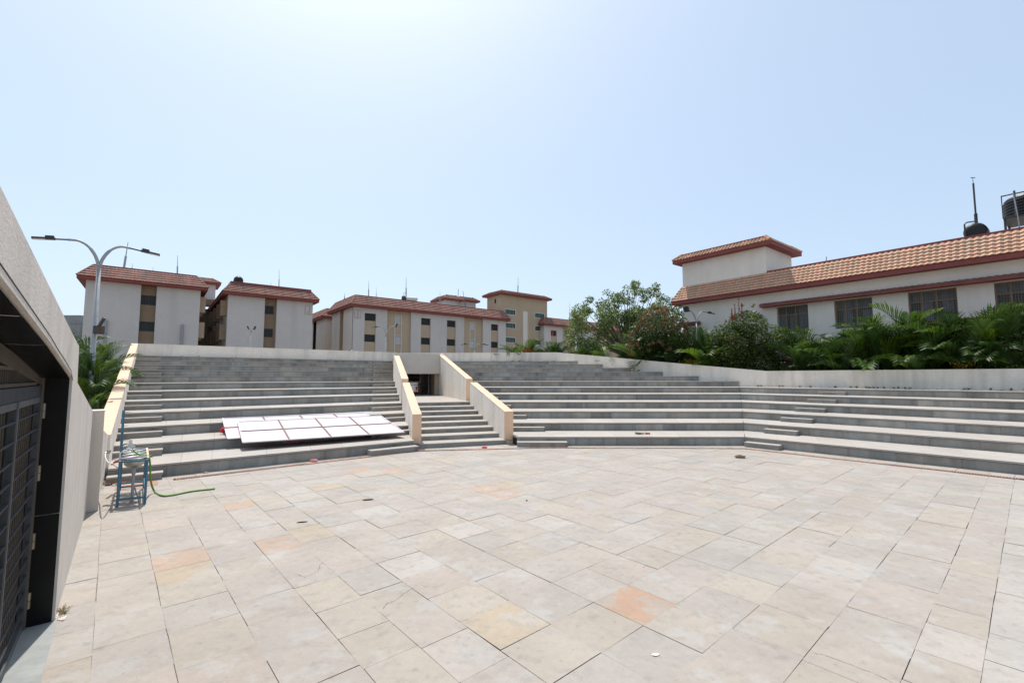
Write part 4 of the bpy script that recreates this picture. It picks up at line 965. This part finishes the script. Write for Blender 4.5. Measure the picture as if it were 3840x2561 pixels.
def sheet(m,p,sx,sy,rz=0,seed=1):
    rnd=random.Random(seed); n=5; d=Vector((math.cos(rz),math.sin(rz),0)); q=Vector((-d.y,d.x,0)); G=[[p+d*sx*(i/n-.5)+q*sy*(j/n-.5)+UP*(.006+rnd.random()*.03) for i in range(n+1)] for j in range(n+1)]
    for j in range(n):
        for i in range(n): m.face([G[j][i],G[j][i+1],G[j+1][i+1],G[j+1][i]])
small('paper_sheet','white and pink paper lying on the second tier near the side wall','paper',(492,1639),RS*2,lambda m,p:sheet(m,p,.5,.22,R(30)),'panel_white','sheet')
small('paper_sheet','white paper on the lowest tier left of the wash stand','paper',(434,1722),RS,lambda m,p:sheet(m,p,.22,.16,R(10),4),'panel_white','sheet')
small('paper_wrapper','small pink wrapper on the drain edge below the panels','wrapper',(1176,1731),0,lambda m,p:blob(m,p+UP*.03,.11,.05,.04,8),'cloth_pink','wrapper')
small('paper_wrapper','small red wrapper on the drain at the foot of the entrance stair','wrapper',(1817,1680),0,lambda m,p:blob(m,p+UP*.02,.09,.05,.03,9),'red_paint','wrapper')
small('paper_wrapper','flat pink scrap on the stone margin by the left drain','wrapper',(773,1774),0,lambda m,p:sheet(m,p,.12,.05,.5,6),'cloth_pink','wrapper')
small('cloth_pouch','small grey brown cloth bundle on the paving before the corner of the stands','bundle',(2776,1717),0,lambda m,p:blob(m,p+UP*.035,.15,.07,.05,12),'cloth_brown','bundle')
small('charred_stick','thin black piece lying on the paving, the one nearer the entrance stair','stick',(1381,1875),0,lambda m,p:blob(m,p+UP*.008,.10,.02,.012,14,.35),'dark_gap','stick')
small('charred_stick','thin black piece lying on the paving, the one nearer the green hose','stick',(1132,1959),0,lambda m,p:blob(m,p+UP*.008,.075,.012,.01,15,.3),'dark_gap','stick')
small('stone_chip','loose pale flake of stone on the near paving','stone',(2458,2455),0,lambda m,p:blob(m,p+UP*.004,.035,.02,.006,16),'plaster_gate','stone')
small('bottle_cap','tiny dark lid on the paving behind the orange slabs','lid',(1975,1877),0,lambda m,p:m.tube([p,p+UP*.012],.02,10),'lamp_black','lid')
lt=thing('litter_heap','small heap of torn paper and orange wrappers against the side wall foot','litter',atz(400,1815,0)); m=MB(); rnd=random.Random(4)
for i in range(46):
    p=atz(rnd.uniform(383,440),rnd.uniform(1806,1822),0); sheet(m,p+UP*rnd.uniform(0,.03),rnd.uniform(.03,.09),rnd.uniform(.02,.06),rnd.uniform(0,3),i)
m.build('paper_bits','paper_litter',lt)
m=MB()
for i in range(6):
    p=atz(rnd.uniform(425,470),rnd.uniform(1803,1816),0); sheet(m,p+UP*.02,.12,.07,rnd.uniform(0,3),i+60)
m.build('orange_wrappers','orange_cloth',lt)
m=MB(); a,b_,c,d=[atz(*z3(*q),.004) for q in ((290,1130),(840,1045),(845,1105),(270,1180))]; m.face([a,b_,c,d]); o=m.build('grate_cover','grate_iron'); tag(o,'rusty brown plate littered with scraps under the wash stand','drain cover')
dp=thing('debris','crumbled plaster and dry weeds at the foot of the gate wall edge','debris',atz(215,2315,0)); m=MB()
for i in range(60):
    p=atz(rnd.uniform(200,245),rnd.uniform(2285,2325),0); blob(m,p,rnd.uniform(.006,.022),rnd.uniform(.006,.02),rnd.uniform(.004,.014),i,0,3,5,.5,rt(.4))
m.build('crumbs','plaster_gate',dp)
m=MB()
for i in range(50):
    p=atz(rnd.uniform(225,243),rnd.uniform(2285,2305),0); m.bar(p,p+Vector((rnd.uniform(-.05,.05),rnd.uniform(-.05,.05),rnd.uniform(.01,.06))),.003)
m.build('weeds','broom_straw',dp)
# broken edges and cracks in the paving
ck=MB(); rnd=random.Random(11)
for pts in ([(1700+640/1.82,1700+543/1.82),(1700+690/1.82,1700+538/1.82),(1700+720/1.82,1700+528/1.82)],[(1700+765/1.82,1700+583/1.82),(1700+830/1.82,1700+595/1.82),(1700+900/1.82,1700+602/1.82)],
    [(1700+1300/1.82,1700+778/1.82),(1700+1310/1.82,1700+762/1.82),(1700+1345/1.82,1700+772/1.82),(1700+1390/1.82,1700+786/1.82)],
    [(1700+1520/1.82,1700+550/1.82),(1700+1560/1.82,1700+540/1.82),(1700+1700/1.82,1700+550/1.82),(1700+1780/1.82,1700+557/1.82)],
    [(2700+715/2.06,1800+1330/2.06),(2700+810/2.06,1800+1350/2.06),(2700+1050/2.06,1800+1440/2.06),(2700+1200/2.06,1800+1495/2.06),(2700+1350/2.06,1800+1566/2.06)],
    [(600+1010/1.959,1800+692/1.959),(600+1060/1.959,1800+712/1.959),(600+1120/1.959,1800+688/1.959),(600+1165/1.959,1800+665/1.959),(600+1175/1.959,1800+620/1.959),(600+1210/1.959,1800+590/1.959)],
    [(600+1640/1.959,1800+940/1.959),(600+1660/1.959,1800+910/1.959),(600+1730/1.959,1800+880/1.959),(600+1790/1.959,1800+830/1.959),(600+1860/1.959,1800+788/1.959)],
    [(600+1620/1.959,1800+565/1.959),(600+1740/1.959,1800+582/1.959),(600+1830/1.959,1800+560/1.959)]):
    P_=[atz(x,y,.0035) for x,y in pts]
    for a,b_ in zip(P_,P_[1:]):
        nseg=5; last=a
        for k in range(1,nseg+1):
            q=lerp(a,b_,k/nseg)+Vector((rnd.uniform(-.006,.006),rnd.uniform(-.006,.006),0)); d=(q-last); s=Vector((-d.y,d.x,0)).normalized()*rnd.uniform(.0006,.0018)
            ck.face([last-s,q-s,q+s,last+s]); last=q
tag(ck.build('paving_cracks','dark_gap'),kind='structure')

# ------------------------------------------------------------------ person beyond the gate
def skin_body(name,joints,edges,m,parent):
    me=bpy.data.meshes.new(name); me.from_pydata([j[:3] for j in joints],edges,[]); o=bpy.data.objects.new(name,me); C.objects.link(o); o.parent=parent
    md=o.modifiers.new('skin','SKIN'); sv=me.skin_vertices[0].data if me.skin_vertices else None
    if sv is None:
        me.attributes; 
    for i,j in enumerate(joints):
        me.skin_vertices[0].data[i].radius=(j[3],j[3]*.8)
    me.skin_vertices[0].data[0].use_root=True
    o.modifiers.new('sub','SUBSURF').levels=1
    me.materials.append(MT[m]); return o
pp=atz(1562,1500,1.2); pq=onpl(1562,1470,S.p(0,45),S.n)
pe=thing('person','person in a red checked shirt sitting with back turned, seen through the entrance gate','person',(pq.x,pq.y,0))
def bmesh_person(root):
    J=[(0,0,.45,.16),(0,.0,.75,.17),(0,.0,.98,.19),(0,0,1.08,.08),(0,0,1.14,.06),(-.2,0,.98,.07),(-.27,.08,.72,.055),(-.18,.25,.62,.045),(.2,0,.98,.07),(.27,.08,.72,.055),(.18,.25,.62,.045),(-.1,.05,.45,.1),(-.13,.45,.45,.08),(-.13,.48,.05,.06),(.1,.05,.45,.1),(.13,.45,.45,.08),(.13,.48,.05,.06)]
    E_=[(0,1),(1,2),(2,3),(3,4),(2,5),(5,6),(6,7),(2,8),(8,9),(9,10),(0,11),(11,12),(12,13),(0,14),(14,15),(15,16)]
    me=bpy.data.meshes.new('body'); me.from_pydata([j[:3] for j in J],E_,[]); o=bpy.data.objects.new('body',me); C.objects.link(o); o.parent=root
    o.modifiers.new('skin','SKIN')
    if not me.skin_vertices:
        bm=bmesh.new(); bm.from_mesh(me); bm.verts.layers.skin.verify(); bm.to_mesh(me); bm.free()
    for i,j in enumerate(J): me.skin_vertices[0].data[i].radius=(j[3],j[3]*.75)
    me.skin_vertices[0].data[0].use_root=True
    s=o.modifiers.new('sub','SUBSURF'); s.levels=1; s.render_levels=1
    me.materials.append(MT['shirt_body'])
bmesh_person(pe)
b_=Vector(pe.location)
m=MB(); m.lathe(b_+UP*1.13,[(.04,0),(.075,.03),(.09,.10),(.085,.17),(.05,.22)],14); m.build('head','skin',pe,True)
m=MB(); m.lathe(b_+UP*1.19+Vector((0,-.015,0)),[(.07,-.02),(.1,.03),(.105,.10),(.08,.16),(.03,.185)],14); m.build('hair','hair_black',pe,True)
m=MB(); m.cbox(b_+UP*.2,.7,.4,.4); tag(m.build('stone_bench','step_stone'),'low stone block the person beyond the gate sits on','bench')

# ------------------------------------------------------------------ plants
def leafmesh(items,name,m,parent=None):
    me=bpy.data.meshes.new(name); V=[];F_=[];Cc=[]
    off=Vector((0,0,0)); q=parent
    while q is not None: off+=q.location; q=q.parent
    for pts,t in items:
        i=len(V); V.extend((p[0]-off.x,p[1]-off.y,p[2]-off.z) for p in pts); F_.append(tuple(range(i,i+len(pts)))); Cc.extend((t[0],t[1],t[2],1.0)*len(pts))
    me.from_pydata(V,[],F_); me.update(); at=me.color_attributes.new('tint','FLOAT_COLOR','CORNER'); at.data.foreach_set('color',Cc)
    me.materials.append(MT[m]); o=bpy.data.objects.new(name,me); C.objects.link(o)
    if parent: o.parent=parent
    return o
def frond(items,rach,base,az,el,Ln,rnd,hue,droop=1.0,leafl=.55,pairs=26):
    d=Vector((math.cos(az),math.sin(az),0)); n=14; pts=[]; p=Vector(base); e=el
    for i in range(n+1):
        pts.append(p.copy()); p=p+(d*math.cos(e)+UP*math.sin(e))*(Ln/n); e-=(droop*(.35+1.5*i/n))*(1.6/n)
    rach.append((pts,hue))
    side=Vector((-d.y,d.x,0)); roll=rnd.uniform(-.5,.5)
    for k in range(pairs):
        f=.16+.84*k/(pairs-1); x=f*n; i=min(int(x),n-1); q=pts[i].lerp(pts[i+1],x-i); tn=(pts[i+1]-pts[i]).normalized(); up_=side.cross(tn).normalized()*-1
        if up_.z<0: up_=-up_
        ll=leafl*(.45+.75*math.sin(math.pi*min(1,f*.85+.12)))*rnd.uniform(.85,1.12)
        for s in (-1,1):
            sdir=(side*s*math.cos(roll*s)+up_*(.55+roll*s*.3)).normalized()
            dr=(sdir*.62+tn*.78).normalized(); a=q; b_=q+dr*ll*.55; c=b_+(dr+Vector((0,0,-.55))).normalized()*ll*.5; w_=tn.cross(dr).cross(dr).normalized()*.024
            h=rnd.uniform(.7,1.45); t=(hue[0]*h,hue[1]*h,hue[2]*h)
            items.append(([a-w_*.5,b_-w_,b_+w_,a+w_*.5],t)); items.append(([b_-w_,c,b_+w_],t))
def make_palm(seed,h=4.2,n=15,ln=2.5,canes=3,greens=((1,1,1),(1.9,1.7,.6),(.65,.75,.8),(1.3,1.35,1),(.5,.6,.6))):
    rnd=random.Random(seed); o=bpy.data.objects.new('palm',None); C.objects.link(o); items=[];rach=[]
    tb=MB()
    for c in range(canes):
        a=rnd.uniform(0,6.3); r0=rnd.uniform(.05,.25); top=h*rnd.uniform(.30,.5); lx=rnd.uniform(.1,.35)
        P_=[Vector((math.cos(a)*(r0+lx*f),math.sin(a)*(r0+lx*f),top*f)) for f in (0,.35,.7,1)]
        tb.tube(P_,[.06,.05,.045,.05],8)
        nn=max(4,n//canes)
        for i in range(nn):
            az=a+rnd.uniform(-.4,.4)+6.283*i/nn; el=rnd.uniform(1.2,1.54) if i%4 else rnd.uniform(.8,1.1)
            g_=greens[rnd.randrange(len(greens))]
            frond(items,rach,P_[-1],az,el,ln*rnd.uniform(.75,1.1)*(1.1 if el>1 else .9),rnd,g_,rnd.uniform(.45,1.0),leafl=.68)
        for i in range(1): frond(items,rach,P_[-1]-UP*.1,rnd.uniform(0,6.3),rnd.uniform(.1,.6),ln*.6,rnd,(2.6,1.5,.7),1.3,leafl=.4,pairs=16)
    tb.build('trunk','palm_trunk',o)
    rb_=MB()
    for pts,hue in rach: rb_.tube(pts,[.02]*4+[.012]*(len(pts)-8)+[.006]*4,4,(1.6,1.4,.9))
    for v in ():pass
    cr=leafmesh(items,'crown','leaf_palm',o)
    st_=rb_.build('stalks','leaf_palm',cr)
    o['_h']=max(p[2] for it in items for p in it[0])
    return o
palms=[make_palm(s,4.4,16,2.2,3) for s in (1,2,3,4,5)]
used=[False]*5
PH=[]
for p_ in palms: PH.append(p_['_h']); del p_['_h']
def put(proto,flags,idx,loc,rz,sc_,label,cat,group):
    if not flags[idx]: o=proto[idx]; flags[idx]=True
    else: o=copy_tree(proto[idx])
    sc_*=4.15/PH[idx]; o.location=loc; o.rotation_euler=(0,0,rz); o.scale=(sc_*.85,sc_*.85,sc_); return tag(o,label,cat,group)
def behind(px,extra):       # point on the strip of soil behind the slanting right parapet
    r=ray(px,1413.5); d=Vector((r.x,r.y,0)); k=(PN+TH+extra)/d.dot(RR.n); return Vector((d.x*k,d.y*k,0))
rnd=random.Random(5)
PALM=[(2240,1300,.8),(2330,1285,1.2),(2405,1225,.9),(2455,1275,.6),(2520,1262,1.0),(2618,1222,.8),(2700,1300,.5),(2975,1232,.8),(3030,1262,.5),(3105,1228,.9),(3190,1252,.6),(3250,1195,1.0),(3310,1225,.5),(3385,1135,1.0),(3440,1225,.5),(3560,1195,.55),(3630,1150,1.1),(3690,1200,.5),(3765,1165,.9),(3830,1180,.6),(3900,1150,.9)]
nouns=['before the big sparse tree','below the sparse tree','at the foot of the brownish mango','right of the brownish mango foot','under the curved lamp','with a tall fan frond under the turret','beside the round mango bush','just right of the round mango bush','below the first barred window','under the first barred window, leaning right','left of the second barred window','below the second barred window','right of the second barred window','standing before the third barred window','in front of the pale porch wall','with a yellow green open fan','before the wall pier right of the third window','left of the bright right hand tree','under the bright right hand tree','at the right picture edge','cut off by the right picture edge']
for (px,py,ex),nn in zip(PALM,nouns):
    p=behind(px,ex); top=(EYE+(1413.5-py)*p.y/FPX)*1.04; p=p+RR.n*.5; put(palms,used,rnd.randrange(5),p,rnd.uniform(0,6.3),top/4.15,'feathery green palm '+nn,'palm','palms behind the right parapet')
for i,(px,py) in enumerate([(1868,1318),(1925,1292),(1985,1270),(2045,1288),(2095,1278),(2150,1292),(2200,1300)]):
    Y=38.6; p=Vector(((px-1920)/FPX*Y*1.0,Y,0)); top=EYE+(1413.5-py)*Y/FPX
    put(palms,used,rnd.randrange(5),p,rnd.uniform(0,6.3),top/4.15,['low palm tip at the left end of the row behind the middle parapet','feathery palm second from the left behind the middle parapet','tall arching palm left of the orange flowers','palm just right of the orange flowers','palm under the tan tower, tallest of its clump','palm below the low right wing','palm where the middle parapet bends'][i],'palm','palms behind the middle parapet')
# palms left, beyond the side wall
LP=[(305,24,1238),(325,20,1300),(345,26,1275),(372,30,1322),(400,32,1335),(425,35,1345),(352,20,1400),(385,25,1400),(415,29,1390),(365,17.5,1470),(450,38,1350),(392,22,1450)]
LL_=['palm whose fronds stick out beside the gate wall edge','palm just behind the lamp post foot','palm right behind the lamp post','yellowing palm right of the lamp post','palm in the middle of the clump right of the lamp','palm furthest right touching the coping outline','low palm with drooping fronds above the end pillar','low palm halfway along the coping','small palm under the middle of the clump','lowest palm next to the beige end pillar','distant palm against the left block by the coping','low yellow green palm close to the coping joint']
def leftspot(px,n):
    r=(px-1920)/FPX; k=(r*L.t.x+L.t.y)/(r*L.n.x+L.n.y); return L.p(n*k,n)
for i,(px,n_,ty) in enumerate(LP):
    q=leftspot(px,n_); top=EYE+(1413.5-ty)*q.y/FPX
    put(palms,used,i%5,q,rnd.uniform(0,6.3),max(1.2,top)/4.15,LL_[i],'palm','palms beyond the left side wall')
    o_=[x for x in C.objects if x.get('label')==LL_[i]][0]; kx=.9 if px<350 else .62; o_.scale.x*=kx; o_.scale.y*=kx
for i in range(5):
    if not used[i]: palms[i].hide_render=True

def crownleaves(cent,rad,n,size,rnd,tints,flat=.75,shell=.55,spray=0,aspect=.42):
    it=[]
    for c,r_ in zip(cent,rad):
        k=int(n*(r_**2)/sum(q*q for q in rad))
        g_=rnd.uniform(.8,1.2)
        for _ in range(k):
            v=Vector((rnd.gauss(0,1),rnd.gauss(0,1),rnd.gauss(0,1))).normalized(); rr_=r_*(shell+(1.08-shell)*rnd.random()**.6)
            p=Vector(c)+Vector((v.x*rr_,v.y*rr_,v.z*rr_*flat))
            d=(v*.7+Vector((rnd.uniform(-1,1),rnd.uniform(-1,1),rnd.uniform(-.9,.5)))).normalized(); s=d.cross(Vector((rnd.uniform(-1,1),rnd.uniform(-1,1),rnd.uniform(.2,1)))).normalized()
            if (p.dot(RR.n)<PN+TH+.03 and p.z<3.0 and p.y<30) or (p.dot(RR.n)<PN+TH+.03 and p.x>3.7 and p.z<4.6): continue
            if p.y<MYB+TH+.03 and p.x<3.8 and p.z<4.4: continue
            L_=size*rnd.uniform(.7,1.3); t=tints[rnd.randrange(len(tints))]; h=rnd.uniform(.8,1.2)*g_; t=(t[0]*h,t[1]*h,t[2]*h)
            it.append(([p,p+d*L_*.5+s*L_*aspect*.5,p+d*L_,p+d*L_*.5-s*L_*aspect*.5],t))
    return it
def tree_wood(root,base,tips,r0,rnd,fork=.35):
    m=MB(); base=Vector(base); top=Vector((sum(t[0] for t in tips)/len(tips),sum(t[1] for t in tips)/len(tips),sum(t[2] for t in tips)/len(tips)))
    fk=base.lerp(top,fork); fk.x=base.x; fk.y=base.y; m.tube([base,base.lerp(fk,.5)+Vector((.05,0,0)),fk],[r0,r0*.8,r0*.7],10); m2=MB()
    for t in tips:
        t=Vector(t); mid=fk.lerp(t,.5)+Vector((rnd.uniform(-.25,.25),rnd.uniform(-.25,.25),rnd.uniform(0,.35))); m2.tube([fk-UP*.1,mid,t],[r0*.45,r0*.22,r0*.05],6)
    tr=m.build('trunk','bark',root); m2.build('limbs','bark',tr)
# big sparse tree
rnd=random.Random(21)
Yt=40; o=thing('broadleaf_tree','tall pale green tree with airy sprays of leaves behind the middle parapet','tree',(10.0,Yt,0)); tips=[];cent=[];rad=[]
def tp_(px,py,dy=0): return atY(px,py,Yt+dy)
SP=[(2208,1108),(2283,1083),(2295,1105),(2320,1092),(2337,1098),(2375,1065),(2382,1050),(2390,1085),(2355,1075),(2405,1080),(2438,1072),(2440,1095),(2460,1073),(2470,1095),(2482,1115),(2500,1110),(2265,1115),(2278,1130),(2240,1135),(2255,1145),(2200,1130),(2185,1150),(2165,1170),(2215,1150),(2290,1145),(2310,1130),(2340,1125),(2360,1110),(2420,1115),(2450,1130),(2500,1140),(2525,1105),(2540,1130),(2150,1195),(2180,1180),(2120,1225),(2135,1240)]
for px,py in SP:
    p=tp_(px,py+8,rnd.uniform(-2.5,2.5)); tips.append(p)
    for k in range(2): cent.append(p+Vector((rnd.uniform(-.25,.25),rnd.uniform(-.25,.25),rnd.uniform(-.4,.1)))); rad.append(rnd.uniform(.2,.36))
for _ in range(64):
    px=rnd.uniform(2150,2560); py=rnd.uniform(1165,1330); p=tp_(px,py,rnd.uniform(-2.2,2.2)); cent.append(p); rad.append(rnd.uniform(.5,.85))
leafmesh(crownleaves(cent,rad,30000,.22,rnd,((1,1,1),(1.2,1.15,.9),(.8,.9,.85),(1.35,1.3,1.1)),.9,.25),'crown','leaf_pale',o)
tree_wood(o,(10.2,Yt,0),tips,.2,rnd,.45)
# generic dense shrub/tree
def bush(name,label,px,ptop,pbot,wpx,Y,n,size,m_,tints,seed,cat='tree',lumps=26,group=None,base=None,flower=None,zb=.3):
    rnd=random.Random(seed); ctr=atY(px,(ptop+pbot)/2,Y); W=wpx/2/FPX*Y; ztop=atY(px,ptop,Y).z; o=thing(name,label,cat,(ctr.x,Y,0),group); cent=[];rad=[]; hz=(ztop-zb)/2; zc=zb+hz
    for i in range(lumps):
        v=Vector((rnd.gauss(0,1),rnd.gauss(0,1),rnd.gauss(0,1))).normalized()*rnd.uniform(.35,.92); cent.append(Vector((ctr.x+v.x*W,Y+v.y*min(W,1.5),zc+v.z*hz))); rad.append(rnd.uniform(.30,.46)*min(W,hz))
    leafmesh(crownleaves(cent,rad,n,size,rnd,tints),'crown',m_,o)
    tree_wood(o,(ctr.x,Y,0),[c for c in cent[::3]],.10,rnd,.25)
    if flower:
        fm,k,fs=flower; it=[]
        for i in range(k):
            v=Vector((rnd.gauss(0,1),rnd.gauss(0,1),abs(rnd.gauss(0,1))*.8)).normalized(); p=Vector((ctr.x+v.x*W*.9,Y+v.y*min(W,1.5)*.9,zc+v.z*hz*.9))
            for j in range(14):
                d=(v*.4+Vector((rnd.uniform(-1,1),rnd.uniform(-1,1),rnd.uniform(-.2,1.2)))).normalized(); s=d.cross(UP).normalized()*.03; L_=fs*rnd.uniform(.6,1.2); h=rnd.uniform(.7,1.4); it.append(([p,p+d*L_*.5+s,p+d*L_,p+d*L_*.5-s],(h,h,h)))
        leafmesh(it,'flowers',fm,o)['kind']='stuff'
    return o
G=((1,1,1),(.7,.8,.75),(1.25,1.2,.9),(.55,.65,.6))
bush('mango_tree','dark mango tree covered in brown blossom left of the right building',2475,1142,1360,260,31.0,14000,.17,'leaf_tree',G,31,lumps=34,flower=('flower_brown',190,.32))
bush('broadleaf_tree','dense green tree between the brown blossom tree and the turret wall',2530,1160,1350,130,33,5000,.17,'leaf_tree',G,32)
o=bush('mango_bush','round glossy mango bush with upright dark red shoots before the turret wall',2800,1122,1400,282,27.8,30000,.15,'leaf_tree',((1,1,1),(.65,.75,.7),(2.3,2.1,.7),(1.8,1.7,.6),(.5,.6,.6),(1.15,1.1,.8)),33,lumps=36,flower=('flower_brown',26,.22))
it=[]; rnd=random.Random(9)
for px,py,hh in ((2770,1118,1.2),(2755,1140,1.0),(2781,1136,1.0),(2744,1158,.7),(2862,1150,.0)):
    if hh==0: continue
    c=atY(px,py,27.0); 
    for j in range(110):
        f=rnd.random(); p=c-UP*hh*f*1.0; d=Vector((rnd.uniform(-1,1),rnd.uniform(-1,1),rnd.uniform(0,1))).normalized(); s=d.cross(UP).normalized()*.025; q=.05+.10*f; it.append(([p,p+d*q*.5+s,p+d*q,p+d*q*.5-s],(1,1,1)))
leafmesh(it,'red_shoots','flower_red',o)
bush('broadleaf_bush','yellow green lit bush at the foot of the round mango bush',2700,1290,1400,90,28.6,2600,.14,'leaf_tree',((2.0,1.8,.7),(1.4,1.4,.7),(1,1,1)),34,'bush',12,zb=2.2)
bush('mango_tree','bright yellow green leafy tree at the right picture edge',3815,1120,1340,230,18.9,12000,.13,'leaf_tree',((1.5,1.5,.7),(1.9,1.8,.7),(.8,.9,.7),(1,1,1)),35,lumps=30,flower=('flower_red',14,.12))
hedge=[(2190,1290),(2290,1275),(2370,1265),(2450,1290),(2545,1300),(2640,1300),(2950,1300),(3040,1310),(3150,1300),(3260,1290),(3360,1265),(3450,1310),(3560,1290),(3660,1270),(3770,1260)]
hl=['behind the bend of the parapet','under the sparse tree','at the foot of the sparse tree','under the brown blossom tree','below the curved lamp','left of the round mango bush','right of the round mango bush','below the first barred window','between the first and second windows','below the second barred window','below the third barred window','before the pale porch wall','behind the open yellow green palm','left of the bright right tree','below the bright right tree']
for i,((px,py),l_) in enumerate(zip(hedge,hl)):
    p=behind(px,1.5); bush('hedge_shrub','dark green shrub low behind the parapet, '+l_,px,py+45,1400,150,p.y,2600,.14,'leaf_tree',((.6,.7,.6),(.8,.85,.7),(.45,.5,.45),(1.1,1.1,.8)),50+i,'shrub',12,'dark shrubs behind the parapet',zb=.3)
for i,(px,py,Y) in enumerate([(1990,1325,37.8),(2075,1330,37.8),(2140,1322,37.8)]):
    bush('hedge_shrub',['dark shrub beside the orange flowers behind the middle parapet','dark shrub right of the orange flowers behind the middle parapet','dark shrub near the bend of the middle parapet'][i],px,py,1400,110,38.2,2000,.14,'leaf_tree',((.6,.7,.6),(.8,.85,.7),(1.1,1.1,.8)),80+i,'shrub',10,'dark shrubs behind the parapet')
def tuft(name,label,px,py,Y,w_,h,mname,n,seed,size=.12,hang=0,cat='plant',stem=None):
    rnd=random.Random(seed); c=atY(px,py,Y); o=thing(name,label,cat,(c.x,c.y,c.z-h/2)); it=[]
    for i in range(n):
        p=c+Vector((rnd.gauss(0,w_*.35),rnd.gauss(0,.12),rnd.gauss(0,h*.3))); d=Vector((rnd.uniform(-1,1),rnd.uniform(-1,1),rnd.uniform(-.2-hang,1-hang))).normalized(); s=d.cross(UP).normalized()*size*.22; L_=size*rnd.uniform(.6,1.3); q=rnd.uniform(.7,1.3); it.append(([p,p+d*L_*.5+s,p+d*L_,p+d*L_*.5-s],(q,q,q)))
    m=MB(); m.tube([c-UP*(stem or h*.3),c],.010,5); m.build('stem','bark',o)
    leafmesh(it,'foliage',mname,o); return o
p=behind(2590,.3); tuft('croton_bush','small yellow leaved bush behind the slanting parapet left of the round mango bush',2592,1362,p.y,.8,.35,'leaf_yellow',420,3)
p=behind(3625,.3); tuft('croton_bush','small yellow leaved bush behind the level parapet at the right',3625,1372,p.y,.7,.35,'leaf_yellow',420,4)
tuft('canna_flowers','orange red flowers among palms behind the middle parapet',1978,1316,37.4,.6,.3,'orange_cloth',160,5)
p=behind(2465,.12); tuft('fern_bush','wispy bright green fern bush spilling over the slanting parapet',2468,1322,p.y,1.5,.9,'leaf_palm',2200,6,.16,.1,stem=.2)
tuft('creeper','thin creeper hanging over the middle parapet top',1905,1322,36.75,.25,.5,'leaf_palm',130,7,.10,.6); p=behind(2290,-.1-TH); tuft('creeper','thin creeper hanging down the face of the slanting parapet',2292,1345,p.y-.05,.3,.7,'leaf_palm',90,8,.09,.6)

# weeds and dirt along the parapet feet
wg=MB(); rnd=random.Random(77); dirt=MB()
for i in range(150):
    k=rnd.random(); side=rnd.choice((0,0,0,1,2))
    if side==0: p=RR.p(rnd.uniform(-10,4),PN-rnd.uniform(.02,.12),6*RS)
    elif side==1: p=L.p(rnd.uniform(-.5,14),LB-rnd.uniform(.02,.2),12*RS)
    else: p=Vector((rnd.uniform(-4,4.5),MYB-rnd.uniform(.02,.2),12*RS))
    if rnd.random()<.35:
        for j in range(9): wg.bar(p,p+Vector((rnd.uniform(-.08,.08),rnd.uniform(-.05,.05),rnd.uniform(.03,.12))),.008,tint=rt(.3))
    else: blob(dirt,p,rnd.uniform(.02,.09),rnd.uniform(.02,.05),rnd.uniform(.008,.02),i,rnd.uniform(0,3),3,6,.5,rt(.3))
tag(wg.build('weeds','leaf_tree'),kind='stuff'); tag(dirt.build('dirt','ground_soil'),kind='stuff')

for i,(px,n_,py,w_) in enumerate([(335,22,1360,70),(375,27,1395,70),(412,33,1390,70),(362,19,1440,60)]):
    q=leftspot(px,n_)
    bush('leafy_shrub',['leafy shrub at the foot of the lamp post beyond the side wall','leafy shrub in the middle of the palms beyond the side wall','leafy shrub against the upper part of the peach coping','low leafy shrub above the beige end pillar'][i],px,py,1600,w_,q.y,3200,.15,'leaf_tree',((1,1,1),(1.7,1.6,.8),(.6,.7,.6),(.8,.9,.7)),120+i,'shrub',16,'shrubs beyond the left side wall')
